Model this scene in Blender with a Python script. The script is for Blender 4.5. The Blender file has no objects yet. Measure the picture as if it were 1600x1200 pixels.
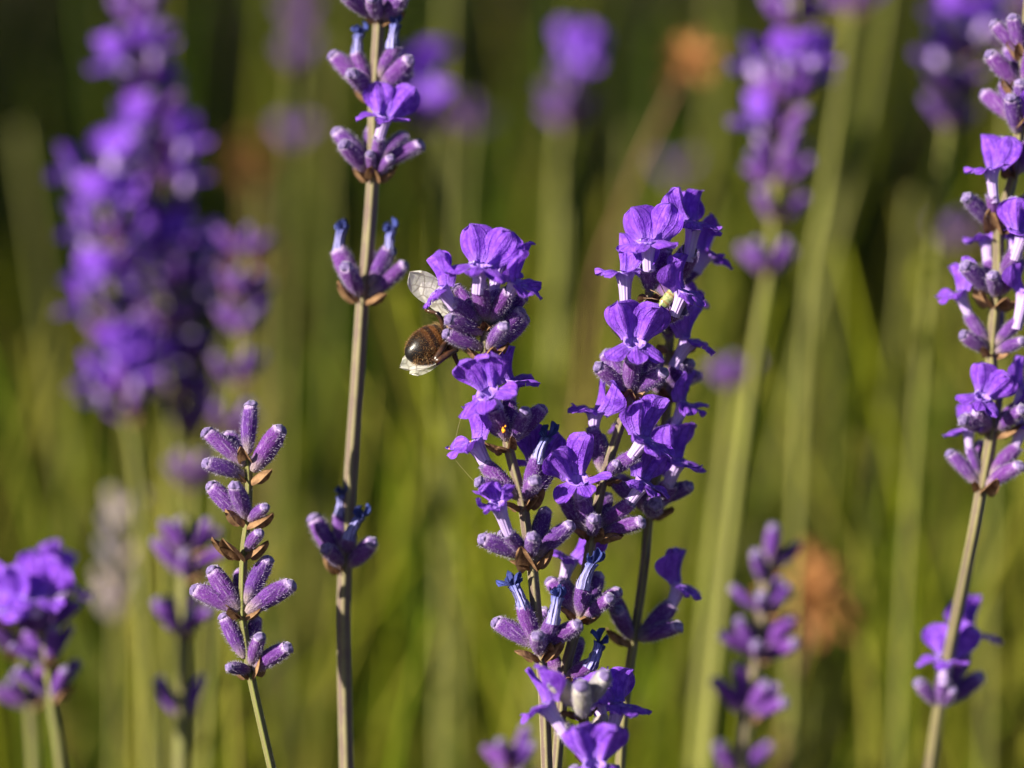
import bpy, math, random
from mathutils import Vector, Matrix, noise
R = math.radians
random.seed(11)

# ------------------------------------------------------------------ camera
scene = bpy.context.scene
PITCH = R(12)
D0 = 0.40                      # metres from lens to the plane in focus
LENS = 100.0
W0 = D0 * 36.0 / LENS          # width of the frame at that plane
FWD = Vector((0, math.cos(PITCH), -math.sin(PITCH)))
UP = Vector((0, math.sin(PITCH), math.cos(PITCH)))
RT = Vector((1, 0, 0))
CAM = Vector((0, 0, 0.50)) - FWD * D0
cam_d = bpy.data.cameras.new('camera')
cam = bpy.data.objects.new('camera', cam_d)
scene.collection.objects.link(cam)
cam.location = CAM
cam.rotation_euler = (R(90) - PITCH, 0, 0)
cam_d.sensor_width = 36
cam_d.lens = LENS
cam_d.clip_start = 0.005
cam_d.clip_end = 500
cam_d.dof.use_dof = True
cam_d.dof.focus_distance = D0
cam_d.dof.aperture_fstop = 6.3
scene.camera = cam

# ------------------------------------------------------------------ sky, sun, exposure
SUN_EL, SUN_AZ = R(26), R(236)          # azimuth clockwise from +Y: behind the camera, to its left
world = bpy.data.worlds.new('World')
scene.world = world
world.use_nodes = True
wn = world.node_tree
for n in list(wn.nodes):
    wn.nodes.remove(n)
sky = wn.nodes.new('ShaderNodeTexSky')
sky.sky_type = 'NISHITA'
sky.sun_disc = False
sky.dust_density = 0.4
sky.air_density = 0.5
sky.sun_elevation = SUN_EL
sky.sun_rotation = SUN_AZ
bg = wn.nodes.new('ShaderNodeBackground')
bg.inputs['Strength'].default_value = 0.05
wo = wn.nodes.new('ShaderNodeOutputWorld')
wn.links.new(sky.outputs[0], bg.inputs[0])
wn.links.new(bg.outputs[0], wo.inputs[0])
sun_d = bpy.data.lights.new('sun', 'SUN')
sun_d.energy = 5.0
sun_d.angle = R(0.5)
sun_d.color = (1.0, 0.91, 0.77)
sun = bpy.data.objects.new('sun', sun_d)
scene.collection.objects.link(sun)
to_sun = Vector((math.sin(SUN_AZ) * math.cos(SUN_EL), math.cos(SUN_AZ) * math.cos(SUN_EL), math.sin(SUN_EL)))
sun.rotation_euler = to_sun.to_track_quat('Z', 'Y').to_euler()
sun.location = to_sun * 3
scene.view_settings.view_transform = 'Standard'
scene.view_settings.look = 'None'
scene.view_settings.gamma = 1
scene.view_settings.exposure = 1.5
scene.cycles.use_denoising = True
scene.cycles.max_bounces = 4
scene.cycles.diffuse_bounces = 2
scene.cycles.transparent_max_bounces = 8

# ------------------------------------------------------------------ helpers
col = scene.collection

def k_at(d):                               # metres for one photograph pixel at depth d behind the focus plane
    return W0 / 1600.0 * (D0 + d) / D0

def P(px, py, d=0.0):
    k = k_at(d)
    return CAM + FWD * (D0 + d) + RT * ((px - 800) * k) - UP * ((py - 600) * k)

def camvec(x, y, t):                       # right, up, towards the camera
    return RT * x + UP * y - FWD * t

class MB:
    def __init__(s):
        s.v = []; s.f = []; s.c = []; s.m = []
    def vert(s, p, c=(0, 0, 0, 0)):
        s.v.append(tuple(p)); s.c.append(c); return len(s.v) - 1
    def face(s, ids, m=0):
        s.f.append(tuple(ids)); s.m.append(m)
    def mesh(s, name, mats, smooth=True):
        me = bpy.data.meshes.new(name)
        me.from_pydata(s.v, [], s.f)
        for mt in mats:
            me.materials.append(mt)
        me.polygons.foreach_set('material_index', s.m)
        me.polygons.foreach_set('use_smooth', [smooth] * len(s.f))
        a = me.attributes.new('pc', 'FLOAT_COLOR', 'POINT')
        a.data.foreach_set('color', [x for c in s.c for x in c])
        me.update()
        return me
    def ring_tube(s, rings, cols, m=0, cap0=False, cap1=False):
        n = len(rings[0]); idx = []
        for r, c in zip(rings, cols):
            idx.append([s.vert(p, cc) for p, cc in zip(r, c)])
        for a, b in zip(idx[:-1], idx[1:]):
            for i in range(n):
                j = (i + 1) % n
                s.face((a[i], a[j], b[j], b[i]), m)
        if cap0: s.face(list(reversed(idx[0])), m)
        if cap1: s.face(idx[-1], m)
        return idx
    def tube(s, pts, rads, n=6, m=0, c=(0, 0, 0, 0)):
        fr = frames(pts); rings = []
        for p, (t, a, b), r in zip(pts, fr, rads):
            rings.append([p + (a * math.cos(2 * math.pi * i / n) + b * math.sin(2 * math.pi * i / n)) * r for i in range(n)])
        L = len(pts) - 1
        s.ring_tube(rings, [[(q / L, i / n, c[2], c[3]) for i in range(n)] for q in range(len(pts))], m, True, True)
    def sliver(s, p, d, ln, w, m, c):
        side = d.cross(Vector((random.uniform(-1, 1), random.uniform(-1, 1), random.uniform(-1, 1))))
        if side.length < 1e-9: return
        side = side.normalized() * w * 0.5
        a = s.vert(p - side, c); b = s.vert(p + side, c); e = s.vert(p + d * ln, c)
        s.face((a, b, e), m)

def frames(pts):
    out = []; prev = None
    for i, p in enumerate(pts):
        t = (pts[min(i + 1, len(pts) - 1)] - pts[max(i - 1, 0)]).normalized()
        ref = prev if prev is not None else (Vector((1, 0, 0)) if abs(t.x) < 0.9 else Vector((0, 1, 0)))
        b = t.cross(ref).normalized(); a = b.cross(t).normalized(); prev = a
        out.append((t, a, b))
    return out

def spline(pts, per=6):
    out = []; n = len(pts)
    for i in range(n - 1):
        p0 = pts[max(i - 1, 0)]; p1 = pts[i]; p2 = pts[i + 1]; p3 = pts[min(i + 2, n - 1)]
        for q in range(per):
            t = q / per
            out.append(0.5 * ((2 * p1) + (p2 - p0) * t + (2 * p0 - 5 * p1 + 4 * p2 - p3) * t * t + (3 * p1 - p0 - 3 * p2 + p3) * t ** 3))
    out.append(pts[-1].copy())
    return out

def link(o):
    col.objects.link(o); return o

def thing(name, label, cat, loc, group=None):
    o = link(bpy.data.objects.new(name, None))
    o.empty_display_size = 0.01
    o.location = loc
    o['label'] = label; o['category'] = cat
    if group: o['group'] = group
    return o

def frame_matrix(origin, z, x, s):
    z = z.normalized()
    x = x - z * x.dot(z)
    if x.length < 1e-6:
        x = Vector((0, 0, 1)).cross(z) + Vector((1e-4, 0, 0)); x = x - z * x.dot(z)
    x.normalize(); y = z.cross(x)
    sx, sy, sz = (s, s, s) if not isinstance(s, tuple) else s
    return Matrix(((x.x * sx, y.x * sy, z.x * sz, origin.x), (x.y * sx, y.y * sy, z.y * sz, origin.y),
                   (x.z * sx, y.z * sy, z.z * sz, origin.z), (0, 0, 0, 1)))

WORLD_M = {}
def child(name, mesh, parent, M):
    o = link(bpy.data.objects.new(name, mesh))
    o.parent = parent
    pm = WORLD_M.get(parent.name) or Matrix.Translation(parent.location)
    o.matrix_basis = pm.inverted() @ M
    WORLD_M[o.name] = M
    return o

# ------------------------------------------------------------------ materials
def nodes_of(name):
    m = bpy.data.materials.new(name); m.use_nodes = True
    nt = m.node_tree
    for n in list(nt.nodes): nt.nodes.remove(n)
    return m, nt

class G:
    """small node-graph writer"""
    def __init__(s, nt): s.nt = nt
    def n(s, t, **kw):
        x = s.nt.nodes.new('ShaderNode' + t)
        for k_, v in kw.items(): setattr(x, k_, v)
        return x
    def l(s, a, b): s.nt.links.new(a, b)
    def put(s, sock, v):
        if hasattr(v, 'links'): s.l(v, sock)
        else: sock.default_value = v
    def math(s, op, a, b=0.0, clamp=False):
        x = s.n('Math', operation=op, use_clamp=clamp)
        s.put(x.inputs[0], a); s.put(x.inputs[1], b); return x.outputs[0]
    def mix(s, f, a, b, mode='MIX'):
        x = s.n('Mix', data_type='RGBA', blend_type=mode)
        s.put(x.inputs[0], f); s.put(x.inputs[6], a if hasattr(a, 'links') else (*a, 1)); s.put(x.inputs[7], b if hasattr(b, 'links') else (*b, 1))
        return x.outputs[2]
    def noise(s, scale, detail=3, rough=0.55, vec=None):
        x = s.n('TexNoise'); x.inputs['Scale'].default_value = scale
        x.inputs['Detail'].default_value = detail; x.inputs['Roughness'].default_value = rough
        if vec is not None: s.l(vec, x.inputs['Vector'])
        return x.outputs[0]
    def ramp(s, f, a, b):
        x = s.n('MapRange', interpolation_type='SMOOTHSTEP')
        s.put(x.inputs[0], f); x.inputs[1].default_value = a; x.inputs[2].default_value = b
        return x.outputs[0]
    def attr(s):
        a = s.n('Attribute', attribute_name='pc')
        sp = s.n('SeparateColor'); s.l(a.outputs['Color'], sp.inputs[0])
        return sp.outputs[0], sp.outputs[1], sp.outputs[2], a.outputs['Alpha']
    def obj(s): return s.n('TexCoord').outputs['Object']
    def rnd(s): return s.n('ObjectInfo').outputs['Random']
    def bump(s, h, dist, strength=0.6):
        b = s.n('Bump'); b.inputs['Strength'].default_value = strength; b.inputs['Distance'].default_value = dist
        s.l(h, b.inputs['Height']); return b.outputs[0]
    def finish(s, base, rough=0.6, trans=0.0, tcol=None, normal=None, spec=0.3, sheen=0.0, sheen_tint=(1, 1, 1), coat=0.0):
        p = s.n('BsdfPrincipled')
        s.put(p.inputs['Base Color'], base if hasattr(base, 'links') else (*base, 1))
        s.put(p.inputs['Roughness'], rough)
        p.inputs['Specular IOR Level'].default_value = spec
        p.inputs['Sheen Weight'].default_value = sheen
        p.inputs['Sheen Tint'].default_value = (*sheen_tint, 1)
        p.inputs['Coat Weight'].default_value = coat
        if normal is not None: s.l(normal, p.inputs['Normal'])
        out = s.n('OutputMaterial'); sh = p.outputs[0]
        if trans > 0:
            t = s.n('BsdfTranslucent'); s.put(t.inputs[0], tcol if tcol is not None else base)
            if normal is not None: s.l(normal, t.inputs['Normal'])
            mx = s.n('MixShader'); mx.inputs[0].default_value = trans
            s.l(sh, mx.inputs[1]); s.l(t.outputs[0], mx.inputs[2]); sh = mx.outputs[0]
        s.l(sh, out.inputs[0])

def mat_petal(name, deep, light, throat):
    m, nt = nodes_of(name); g = G(nt)
    t, u, r, a = g.attr(); rn = g.rnd(); ob = g.obj()
    nz = g.noise(900, 4, 0.6, ob)
    fine = g.noise(5200, 2, 0.6, ob)
    c = g.mix(g.ramp(nz, 0.3, 0.72), deep, light)
    c = g.mix(g.math('MULTIPLY', rn, 0.45), c, (deep[0] * 1.25, deep[1] * 0.9, deep[2] * 0.92))
    # veins fanning along the petal
    w = g.math('SINE', g.math('MULTIPLY', u, 38.0))
    vein = g.math('MULTIPLY', g.ramp(w, 0.5, 1.0), g.math('MULTIPLY', nz, .6))
    c = g.mix(vein, c, (deep[0] * 0.55, deep[1] * 0.4, deep[2] * 0.75))
    # paler towards the throat
    base_f = g.math('MULTIPLY', g.math('SUBTRACT', 1.0, g.ramp(t, 0.0, 0.4)), 0.28)
    c = g.mix(base_f, c, throat)
    c = g.mix(g.math('MULTIPLY', g.ramp(t, .8, 1.0), .16), c, (.44, .24, .9))
    c = g.mix(g.math('MULTIPLY', g.ramp(fine, .52, .7), .12), c, (.46, .3, .88))
    h = g.math('ADD', g.math('MULTIPLY', nz, 1.0), g.math('MULTIPLY', fine, 0.8))
    h = g.math('SUBTRACT', h, g.math('MULTIPLY', vein, 1.2))
    g.finish(c, 0.55, 0.34, c, g.bump(h, 0.00035, 0.9), spec=0.25, sheen=0.12, sheen_tint=(0.7, 0.6, 1.0))
    return m

def mat_tube():
    m, nt = nodes_of('corolla_tube'); g = G(nt)
    t, u, r, a = g.attr(); ob = g.obj()
    w = g.math('SINE', g.math('MULTIPLY', u, 6.2832 * 12))
    nz = g.noise(1500, 3, 0.6, ob)
    c = g.mix(g.math('MULTIPLY', g.ramp(w, 0.3, 1.0), g.math('MULTIPLY', nz, .5)), (0.54, 0.40, 0.74), (0.28, 0.14, 0.54))
    c = g.mix(g.math('MULTIPLY', g.ramp(t, 0.6, 0.95), 0.85), c, (0.26, 0.11, 0.66))
    c = g.mix(g.math('MULTIPLY', nz, 0.3), c, (0.5, 0.36, 0.75))
    g.finish(c, 0.5, 0.28, c, g.bump(w, 0.0001, 0.5), spec=0.25, sheen=0.3)
    return m

def mat_calyx(name, body, body2, base, hairc):
    m, nt = nodes_of(name); g = G(nt)
    t, u, r, a = g.attr(); rn = g.rnd(); ob = g.obj()
    nz = g.noise(620, 4, 0.6, ob)
    sp = g.noise(3600, 3, 0.7, ob)
    mp = g.n('Mapping'); mp.inputs['Scale'].default_value = (1, 1, .16); g.l(ob, mp.inputs[0])
    streak = g.noise(3000, 3, .6, mp.outputs[0])                 # uneven lengthwise ribs
    c = g.mix(g.ramp(nz, 0.3, 0.7), body, body2)
    c = g.mix(g.math('MULTIPLY', g.ramp(rn, .4, 1.0), 0.6), c, (body[0] * 1.7, body[1] * 1.5, body[2] * 1.3))
    c = g.mix(g.math('MULTIPLY', g.ramp(rn, .3, 0.0), 0.5), c, (body[0] * .6, body[1] * .7, body[2] * 1.0))
    c = g.mix(g.math('MULTIPLY', g.ramp(streak, 0.52, 0.72), 0.34), c, hairc)
    c = g.mix(g.math('MULTIPLY', g.ramp(streak, 0.46, 0.3), 0.5), c, (body[0] * .5, body[1] * .5, body[2] * .6))
    lower = g.math('SUBTRACT', 1.0, g.ramp(g.math('ADD', t, g.math('MULTIPLY', nz, 0.3)), 0.14, 0.56))
    c = g.mix(g.math('MULTIPLY', lower, 0.8), c, base)
    rim = g.ramp(g.math('ADD', t, g.math('MULTIPLY', g.math('SUBTRACT', nz, .5), .2)), 0.90, 1.0)
    c = g.mix(g.math('MULTIPLY', rim, 0.85), c, hairc)
    c = g.mix(g.math('MULTIPLY', g.ramp(sp, 0.56, 0.70), 0.28), c, hairc)
    h = g.math('ADD', g.math('MULTIPLY', streak, 1.2), g.math('MULTIPLY', sp, 1.0))
    g.finish(c, 0.75, 0.0, None, g.bump(h, 0.00022, 0.9), spec=0.15, sheen=0.1, sheen_tint=(0.85, 0.75, 1.0))
    return m

def mat_simple(name, c1, c2, scale, rough=0.7, trans=0.0, bump=0.0003, spec=0.2, sheen=0.0):
    m, nt = nodes_of(name); g = G(nt); ob = g.obj()
    nz = g.noise(scale, 5, 0.65, ob)
    c = g.mix(g.ramp(nz, 0.3, 0.7), c1, c2)
    c = g.mix(g.math('MULTIPLY', g.rnd(), 0.3), c, (c1[0] * 0.7, c1[1] * 0.7, c1[2] * 0.7))
    g.finish(c, rough, trans, c, g.bump(nz, bump, 0.7), spec=spec, sheen=sheen)
    return m

def mat_wilt():
    m, nt = nodes_of('withered_corolla'); g = G(nt); ob = g.obj()
    t, u, r, a = g.attr()
    w = g.math('SINE', g.math('MULTIPLY', u, 6.2832 * 9)); nz = g.noise(1600, 4, 0.6, ob)
    c = g.mix(g.ramp(t, 0.35, 0.95), (0.32, 0.30, 0.62), (0.07, 0.10, 0.40))
    c = g.mix(g.math('MULTIPLY', g.ramp(w, 0.2, 1), 0.4), c, (0.12, 0.12, 0.42))
    h = g.math('ADD', w, g.math('MULTIPLY', nz, 2.0))
    g.finish(c, 0.7, 0.15, c, g.bump(h, 0.0002, 0.9), spec=0.15)
    return m

def mat_stem(name, green, brown, amount, fleck=(0.5, 0.43, 0.34)):
    m, nt = nodes_of(name); g = G(nt); ob = g.obj()
    t, u, r, a = g.attr()
    nz = g.noise(260, 4, 0.6, ob); sp = g.noise(4200, 3, 0.75, ob)
    groove = g.math('COSINE', g.math('MULTIPLY', u, 6.2832 * 4))
    f = g.math('ADD', g.math('MULTIPLY', groove, -0.3), g.math('MULTIPLY', nz, 1.2))
    c = g.mix(g.math('MULTIPLY', g.ramp(f, 0.25, 0.85), amount), green, brown)
    c = g.mix(g.math('MULTIPLY', g.ramp(sp, 0.5, 0.7), 0.25), c, fleck)
    g.finish(c, 0.65, 0.0, None, g.bump(g.math('ADD', sp, groove), 0.0001, 0.6), spec=0.25, sheen=0.3)
    return m

def mat_hair():
    m, nt = nodes_of('fine_hair'); g = G(nt)
    g.finish((0.46, 0.40, 0.56), 0.6, 0.5, (0.46, 0.40, 0.56, 1), spec=0.2)
    return m

def mat_blade(name, trans):
    m, nt = nodes_of(name); g = G(nt)
    a = g.n('Attribute', attribute_name='pc').outputs['Color']
    nz = g.noise(60, 3, 0.6, g.obj())
    c = g.mix(g.math('MULTIPLY', nz, 0.5), a, (0.02, 0.027, 0.003))
    g.finish(c, 0.7, trans, c, spec=0.06)
    return m

DEEP, LIGHT, THROAT = (0.13, 0.022, 0.48), (0.35, 0.12, 0.86), (0.5, 0.3, 0.88)
M_PETAL = mat_petal('petal_violet', DEEP, LIGHT, THROAT)
M_BUDTIP = mat_simple('bud_tip', (0.06, 0.035, 0.14), (0.24, 0.18, 0.36), 1500, 0.6, 0.0, 0.00015, 0.2, 0.3)
M_TUBE = mat_tube()
M_CALYX = mat_calyx('calyx_purple', (0.065, 0.015, 0.135), (0.125, 0.036, 0.24), (0.28, 0.23, 0.18), (0.46, 0.35, 0.56))
M_CALYXP = mat_calyx('calyx_pale', (0.24, 0.21, 0.24), (0.34, 0.33, 0.22), (0.30, 0.31, 0.16), (0.52, 0.48, 0.46))
M_WILT = mat_wilt()
M_BRACT = mat_simple('dry_bract', (0.10, 0.05, 0.025), (0.34, 0.2, 0.10), 700, 0.75, 0.25, 0.0004)
M_DRY = mat_simple('dead_flower', (0.26, 0.11, 0.035), (0.42, 0.2, 0.07), 300, 0.8, 0.2, 0.0004)
M_STEM = mat_stem('stem_khaki', (0.15, 0.135, 0.045), (0.08, 0.05, 0.045), 0.75, (.30, .26, .16))
M_STEMG = mat_stem('stem_green', (0.12, 0.13, 0.025), (0.10, 0.075, 0.03), 0.6, (.28, .26, .12))
M_STEMP = mat_stem('stem_mauve', (0.16, 0.14, 0.065), (0.085, 0.05, 0.05), 0.85, (.30, .25, .19))
M_STEMB = mat_stem('stem_olive', (0.15, 0.165, 0.02), (0.12, 0.10, 0.025), 0.6, (.30, .29, .09))
M_HAIR = mat_hair()
M_POLLEN = mat_simple('pollen', (0.85, 0.28, 0.01), (0.95, 0.42, 0.03), 3000, 0.8)

# ------------------------------------------------------------------ floret meshes (metres, axis +Z, outward +X)
LC = 0.0062                                  # calyx length
def calyx_mesh(seed, mat, openmouth, hairs=520):
    rs = random.Random(seed); mb = MB(); n = 26 if hairs else 12
    fat = rs.uniform(0.72, 0.92); bend = rs.uniform(-0.06, 0.14)
    rings = []; cols = []
    prof = [(0, .075), (.05, .10), (.12, .135), (.22, .172), (.34, .198), (.46, .214), (.58, .222), (.70, .220), (.80, .210), (.88, .196), (.93, .182), (.97, .168), (.995, .158)]
    ph = rs.uniform(0, 6)
    for t, r in prof:
        ring = []; cc = []
        for i in range(n):
            th = 2 * math.pi * i / n
            rr = r * fat * (1 + 0.035 * math.cos(13 * th + ph) * min(1, t * 4) + 0.05 * math.sin(2 * th + ph) + rs.uniform(-.008, .008))
            z = t
            if t > 0.95: z += 0.02 * math.cos(5 * th + ph) + 0.03 * max(0, math.cos(th - math.pi))
            ring.append(Vector((rr * math.cos(th) + bend * t * t, rr * math.sin(th), z)) * LC); cc.append((t, i / n, seed % 7 / 7, 0))
        rings.append(ring); cols.append(cc)
    idx = mb.ring_tube(rings, cols, 0, True, False)
    last = idx[-1]
    # lid of the bud (closed) or the recessed mouth (open)
    prev = last
    lid = [(.150, 1.0), (.12, 1.05), (.07, 1.085), (.025, 1.10)] if not openmouth else [(.135, .98), (.12, .9), (.07, .86), (.02, .85)]
    for r, z in lid:
        cur = []
        for i in range(n):
            th = 2 * math.pi * i / n
            rr = r * (1 + .1 * math.cos(5 * th + ph))
            cur.append(mb.vert(Vector((rr * math.cos(th) + bend, rr * math.sin(th), z + .012 * math.cos(3 * th))) * LC, (z, i / n, .5, 0)))
        for i in range(n):
            j = (i + 1) % n; mb.face((prev[i], prev[j], cur[j], cur[i]), 1)
        prev = cur
    mb.face(prev, 1)
    # short pale hairs
    for q in range(hairs):
        t = rs.uniform(.04, .99); th = rs.uniform(0, 6.283)
        for (t0, r0), (t1, r1) in zip(prof[:-1], prof[1:]):
            if t0 <= t <= t1:
                r = r0 + (r1 - r0) * (t - t0) / (t1 - t0); break
        p = Vector((r * fat * math.cos(th) + bend * t * t, r * fat * math.sin(th), t)) * LC
        dirv = Vector((math.cos(th), math.sin(th), rs.uniform(-.1, .9))).normalized()
        mb.sliver(p, dirv, rs.uniform(.0002, .0006), .00005, 2, (t, 0, 0, 0))
    return mb.mesh('calyx', [mat, M_BUDTIP, M_HAIR])

TUBE_L = 0.0030
def tube_mesh(seed):
    rs = random.Random(seed); mb = MB(); n = 20
    rings = []; cols = []; ph = rs.uniform(0, 6)
    for t in [-.35, 0, .2, .4, .6, .78, .9, 1.0]:
        tt = max(0, t)
        r = .00078 + .00012 * tt + .00062 * tt ** 4
        rings.append([Vector((r * (1 + .05 * math.cos(10 * 6.283 * i / n)) * math.cos(6.283 * i / n) * (1.0 + .18 * tt), r * math.sin(6.283 * i / n), t * TUBE_L)) for i in range(n)])
        cols.append([(tt, i / n, 0, 0) for i in range(n)])
    idx = mb.ring_tube(rings, cols, 0)
    prev = idx[-1]
    for r, z in ((.0011, .9), (.0009, .55), (.0006, .1)):       # inside of the throat
        cur = [mb.vert(Vector((r * math.cos(6.283 * i / n), r * math.sin(6.283 * i / n), z * TUBE_L)), (.9, i / n, 0, 0)) for i in range(n)]
        for i in range(n):
            j = (i + 1) % n; mb.face((prev[i], prev[j], cur[j], cur[i]), 0)
        prev = cur
    mb.face(prev, 0)
    return mb.mesh('corolla_tube', [M_TUBE])

def lobe(mb, B, Dv, Ev, ln, wd, curl, cup, wav, crease, rs, bw=.45, sm=.52, ns=12, nw=12, m=0, twist=0.0, notch=0.0):
    Dv = Dv.normalized(); Ev = (Ev - Dv * Ev.dot(Dv)).normalized(); N = Ev.cross(Dv)
    p = B.copy(); grid = []; p1, p2, p3 = rs.uniform(0, 6), rs.uniform(0, 6), rs.uniform(0, 6)
    for i in range(ns + 1):
        s = i / ns; a = curl(s) if callable(curl) else curl * s * s
        d = Dv * math.cos(a) + N * math.sin(a); nn = N * math.cos(a) - Dv * math.sin(a)
        if i: p = p + d * (ln / ns)
        if s > sm:
            f = math.sqrt(max(0.0, 1 - ((s - sm) / (1 - sm)) ** 2.3))
        else:
            q = s / sm; f = bw + (1 - bw) * q * q * (3 - 2 * q)
        f = max(f, .06)
        row = []
        ev = Ev * math.cos(twist * s) + nn * math.sin(twist * s)
        for j in range(nw + 1):
            w = -1 + 2 * j / nw
            hh = cup * w * w * f + wav * (math.sin(3.1 * w + p1 + 4 * s) * .6 + math.sin(7 * w + p2 - 5 * s) * .35) * (.25 + s) * (.3 + abs(w))
            hh -= crease * math.exp(-(w / .22) ** 2) * (1 - .5 * s)
            pos = p + ev * (w * f * wd / 2) + nn * (hh * wd / 2)
            pos -= d * (notch * ln * math.exp(-(w / .25) ** 2) * s * s)
            edge = (math.sin(9 * w + p3) + math.sin(17 * w + p1)) * .012 * ln * s
            row.append(mb.vert(pos + d * edge, (s, w * .5, 0, 0)))
        grid.append(row)
    for i in range(ns):
        for j in range(nw):
            mb.face((grid[i][j], grid[i][j + 1], grid[i + 1][j + 1], grid[i + 1][j]), m)

def petal_meshes(seed, style):
    """five lobes around the throat at the origin: two large upper ones (towards -X) and three small lower ones"""
    rs = random.Random(seed); out = []
    j = lambda a: rs.uniform(-a, a)
    if style == 'curled':
        up_c, lo_c, sc = -2.4, -.9, .74
    else:
        up_c, lo_c, sc = -.35, .25, 1.0
    back = R(30 + j(8))
    for s in (-1, 1):
        mb = MB()
        B = Vector((-.00085, s * .00075, -.0002))
        Dv = Vector((-math.sin(back), s * math.sin(R(17 + j(7))), math.cos(back)))
        Ev = Vector((.22, -1.0 * 1, 0)) if s > 0 else Vector((-.22, -1.0, 0))
        k1 = up_c + j(.25)
        lobe(mb, B, Dv, Ev, (.0053) * sc * (1 + j(.14)), .0049 * sc * (1 + j(.08)), (lambda t, k=k1: -.25 * math.sin(3.14 * t) + k * t * t), .42 + j(.28), .31, .36, rs, bw=.42, sm=.56, twist=s * j(.25))
        out.append(('upper_petal', mb.mesh('upper_petal', [M_PETAL])))
    for ang in (-58, 0, 58):
        mb = MB(); a = R(ang + j(9))
        B = Vector((math.cos(a) * .00105, math.sin(a) * .00105, -.0002))
        drop = R(4 + j(18))
        Dv = Vector((math.cos(a) * math.cos(drop), math.sin(a) * math.cos(drop), math.sin(drop)))
        Ev = Vector((-math.sin(a), math.cos(a), 0))
        lobe(mb, B, Dv, Ev, .0033 * sc * (1 + j(.14)) * (.88 if ang == 0 else 1.05), .0028 * sc * (1 + j(.12)), lo_c * 1.9 + j(.35), .18 + j(.3), .30, .18, rs, bw=.62, sm=.58, ns=9, nw=9, twist=j(.3))
        out.append(('lower_petal', mb.mesh('lower_petal', [M_PETAL])))
    return out

def joined_corolla(seed):
    """all five petals and the tube in one mesh, for florets too far out of focus to show them apart"""
    rs = random.Random(seed); mb = MB(); j = lambda a: rs.uniform(-a, a)
    n = 8; rings = []
    for t, r in ((-.3, .0007), (.5, .0008), (1, .0013)):
        rings.append([Vector((r * math.cos(6.283 * i / n), r * math.sin(6.283 * i / n), t * TUBE_L)) for i in range(n)])
    mb.ring_tube(rings, [[(t, i / n, 0, 0) for i in range(n)] for t in (0, .5, 1)], 1)
    O = Vector((0, 0, TUBE_L))
    for s in (-1, 1):
        lobe(mb, O + Vector((-.0008, s * .0007, 0)), Vector((-.14, s * .38, 1)), Vector((.2 * s, -1, 0)), .005, .0046, .3, .3, .07, .12, rs, ns=5, nw=4)
    for ang in (-58, 0, 58):
        a = R(ang + j(9))
        lobe(mb, O + Vector((math.cos(a) * .001, math.sin(a) * .001, 0)), Vector((math.cos(a), math.sin(a), .2)), Vector((-math.sin(a), math.cos(a), 0)), .0036, .0029, -.6, .2, .08, .1, rs, bw=.6, ns=4, nw=4)
    return mb.mesh('corolla', [M_PETAL, M_TUBE])

def wilt_mesh(seed):
    rs = random.Random(seed); mb = MB(); n = 14; rings = []; cols = []
    bend = rs.uniform(-.0013, .0013); bend2 = rs.uniform(-.0013, .0013)
    ts = [-.2, 0, .12, .25, .38, .5, .6, .68, .76]
    H = .0040
    for t in ts:
        tt = max(t, 0); ring = []
        for i in range(n):
            th = 6.283 * i / n
            r = .00092 * (1 - .25 * math.sin(3.1 * tt) + .5 * max(0, tt - .5)) * (1 + .16 * math.cos(7 * th + 9 * tt)) + rs.uniform(-.00011, .00011)
            ring.append(Vector((r * math.cos(th) + bend * tt * tt, r * math.sin(th) + bend2 * tt * tt, t * H)))
        rings.append(ring); cols.append([(tt, i / n, 0, 0) for i in range(n)])
    mb.ring_tube(rings, cols, 0, False, True)
    top = Vector((bend * .58, bend2 * .58, .72 * H))
    for q in range(5):                                          # shrivelled lobes
        a = 6.283 * q / 5 + rs.uniform(-.4, .4); el = rs.uniform(.75, 1.5)
        dv = Vector((math.cos(a) * math.cos(el), math.sin(a) * math.cos(el), math.sin(el)))
        v0 = len(mb.v)
        lobe(mb, top + dv * .0002, dv, Vector((-math.sin(a), math.cos(a), 0)), rs.uniform(.0012, .0026), rs.uniform(.0009, .0014), rs.uniform(-1.6, 1.6), 1.1, .4, .3, rs, ns=6, nw=5)
        for vi in range(v0, len(mb.v)): mb.c[vi] = (.75 + .25 * mb.c[vi][0], mb.c[vi][1], 0, 0)
    return mb.mesh('withered_corolla', [M_WILT])

def bract_mesh(seed):
    rs = random.Random(seed); mb = MB()
    lobe(mb, Vector((0, 0, 0)), Vector((.75, 0, .55)), Vector((0, 1, 0)), .0042 * rs.uniform(.8, 1.15), .0024 * rs.uniform(.7, 1.2), rs.uniform(-.6, 1.2), .7, .25, .2, rs, bw=.8, sm=.12, ns=9, nw=8, twist=rs.uniform(-.5, .5))
    return mb.mesh('bract', [M_BRACT])

CALYX = {('p', o): [calyx_mesh(20 + q + 50 * o, M_CALYX, o) for q in range(10)] for o in (False, True)}
M_CALYXF = mat_calyx('calyx_faded', (.20, .16, .17), (.26, .23, .19), (.2, .19, .12), (.4, .37, .34))
CALYX[('f', True)] = [calyx_mesh(520 + q, M_CALYXF, True, 0) for q in range(3)]
M_CALYXS = mat_calyx('calyx_plain', (0.065, 0.015, 0.15), (0.125, 0.036, 0.26), (0.2, 0.16, 0.13), (0.24, 0.14, 0.38))
CALYX.update({('s', o): [calyx_mesh(420 + q + 50 * o, M_CALYXS, o, 0) for q in range(5)] for o in (False, True)})
CALYX.update({('w', o): [calyx_mesh(220 + q + 50 * o, M_CALYXP, o) for q in range(3)] for o in (False, True)})
TUBES = [tube_mesh(s) for s in range(4)]
PETALS = [petal_meshes(s, 'open') for s in range(14)]
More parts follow.
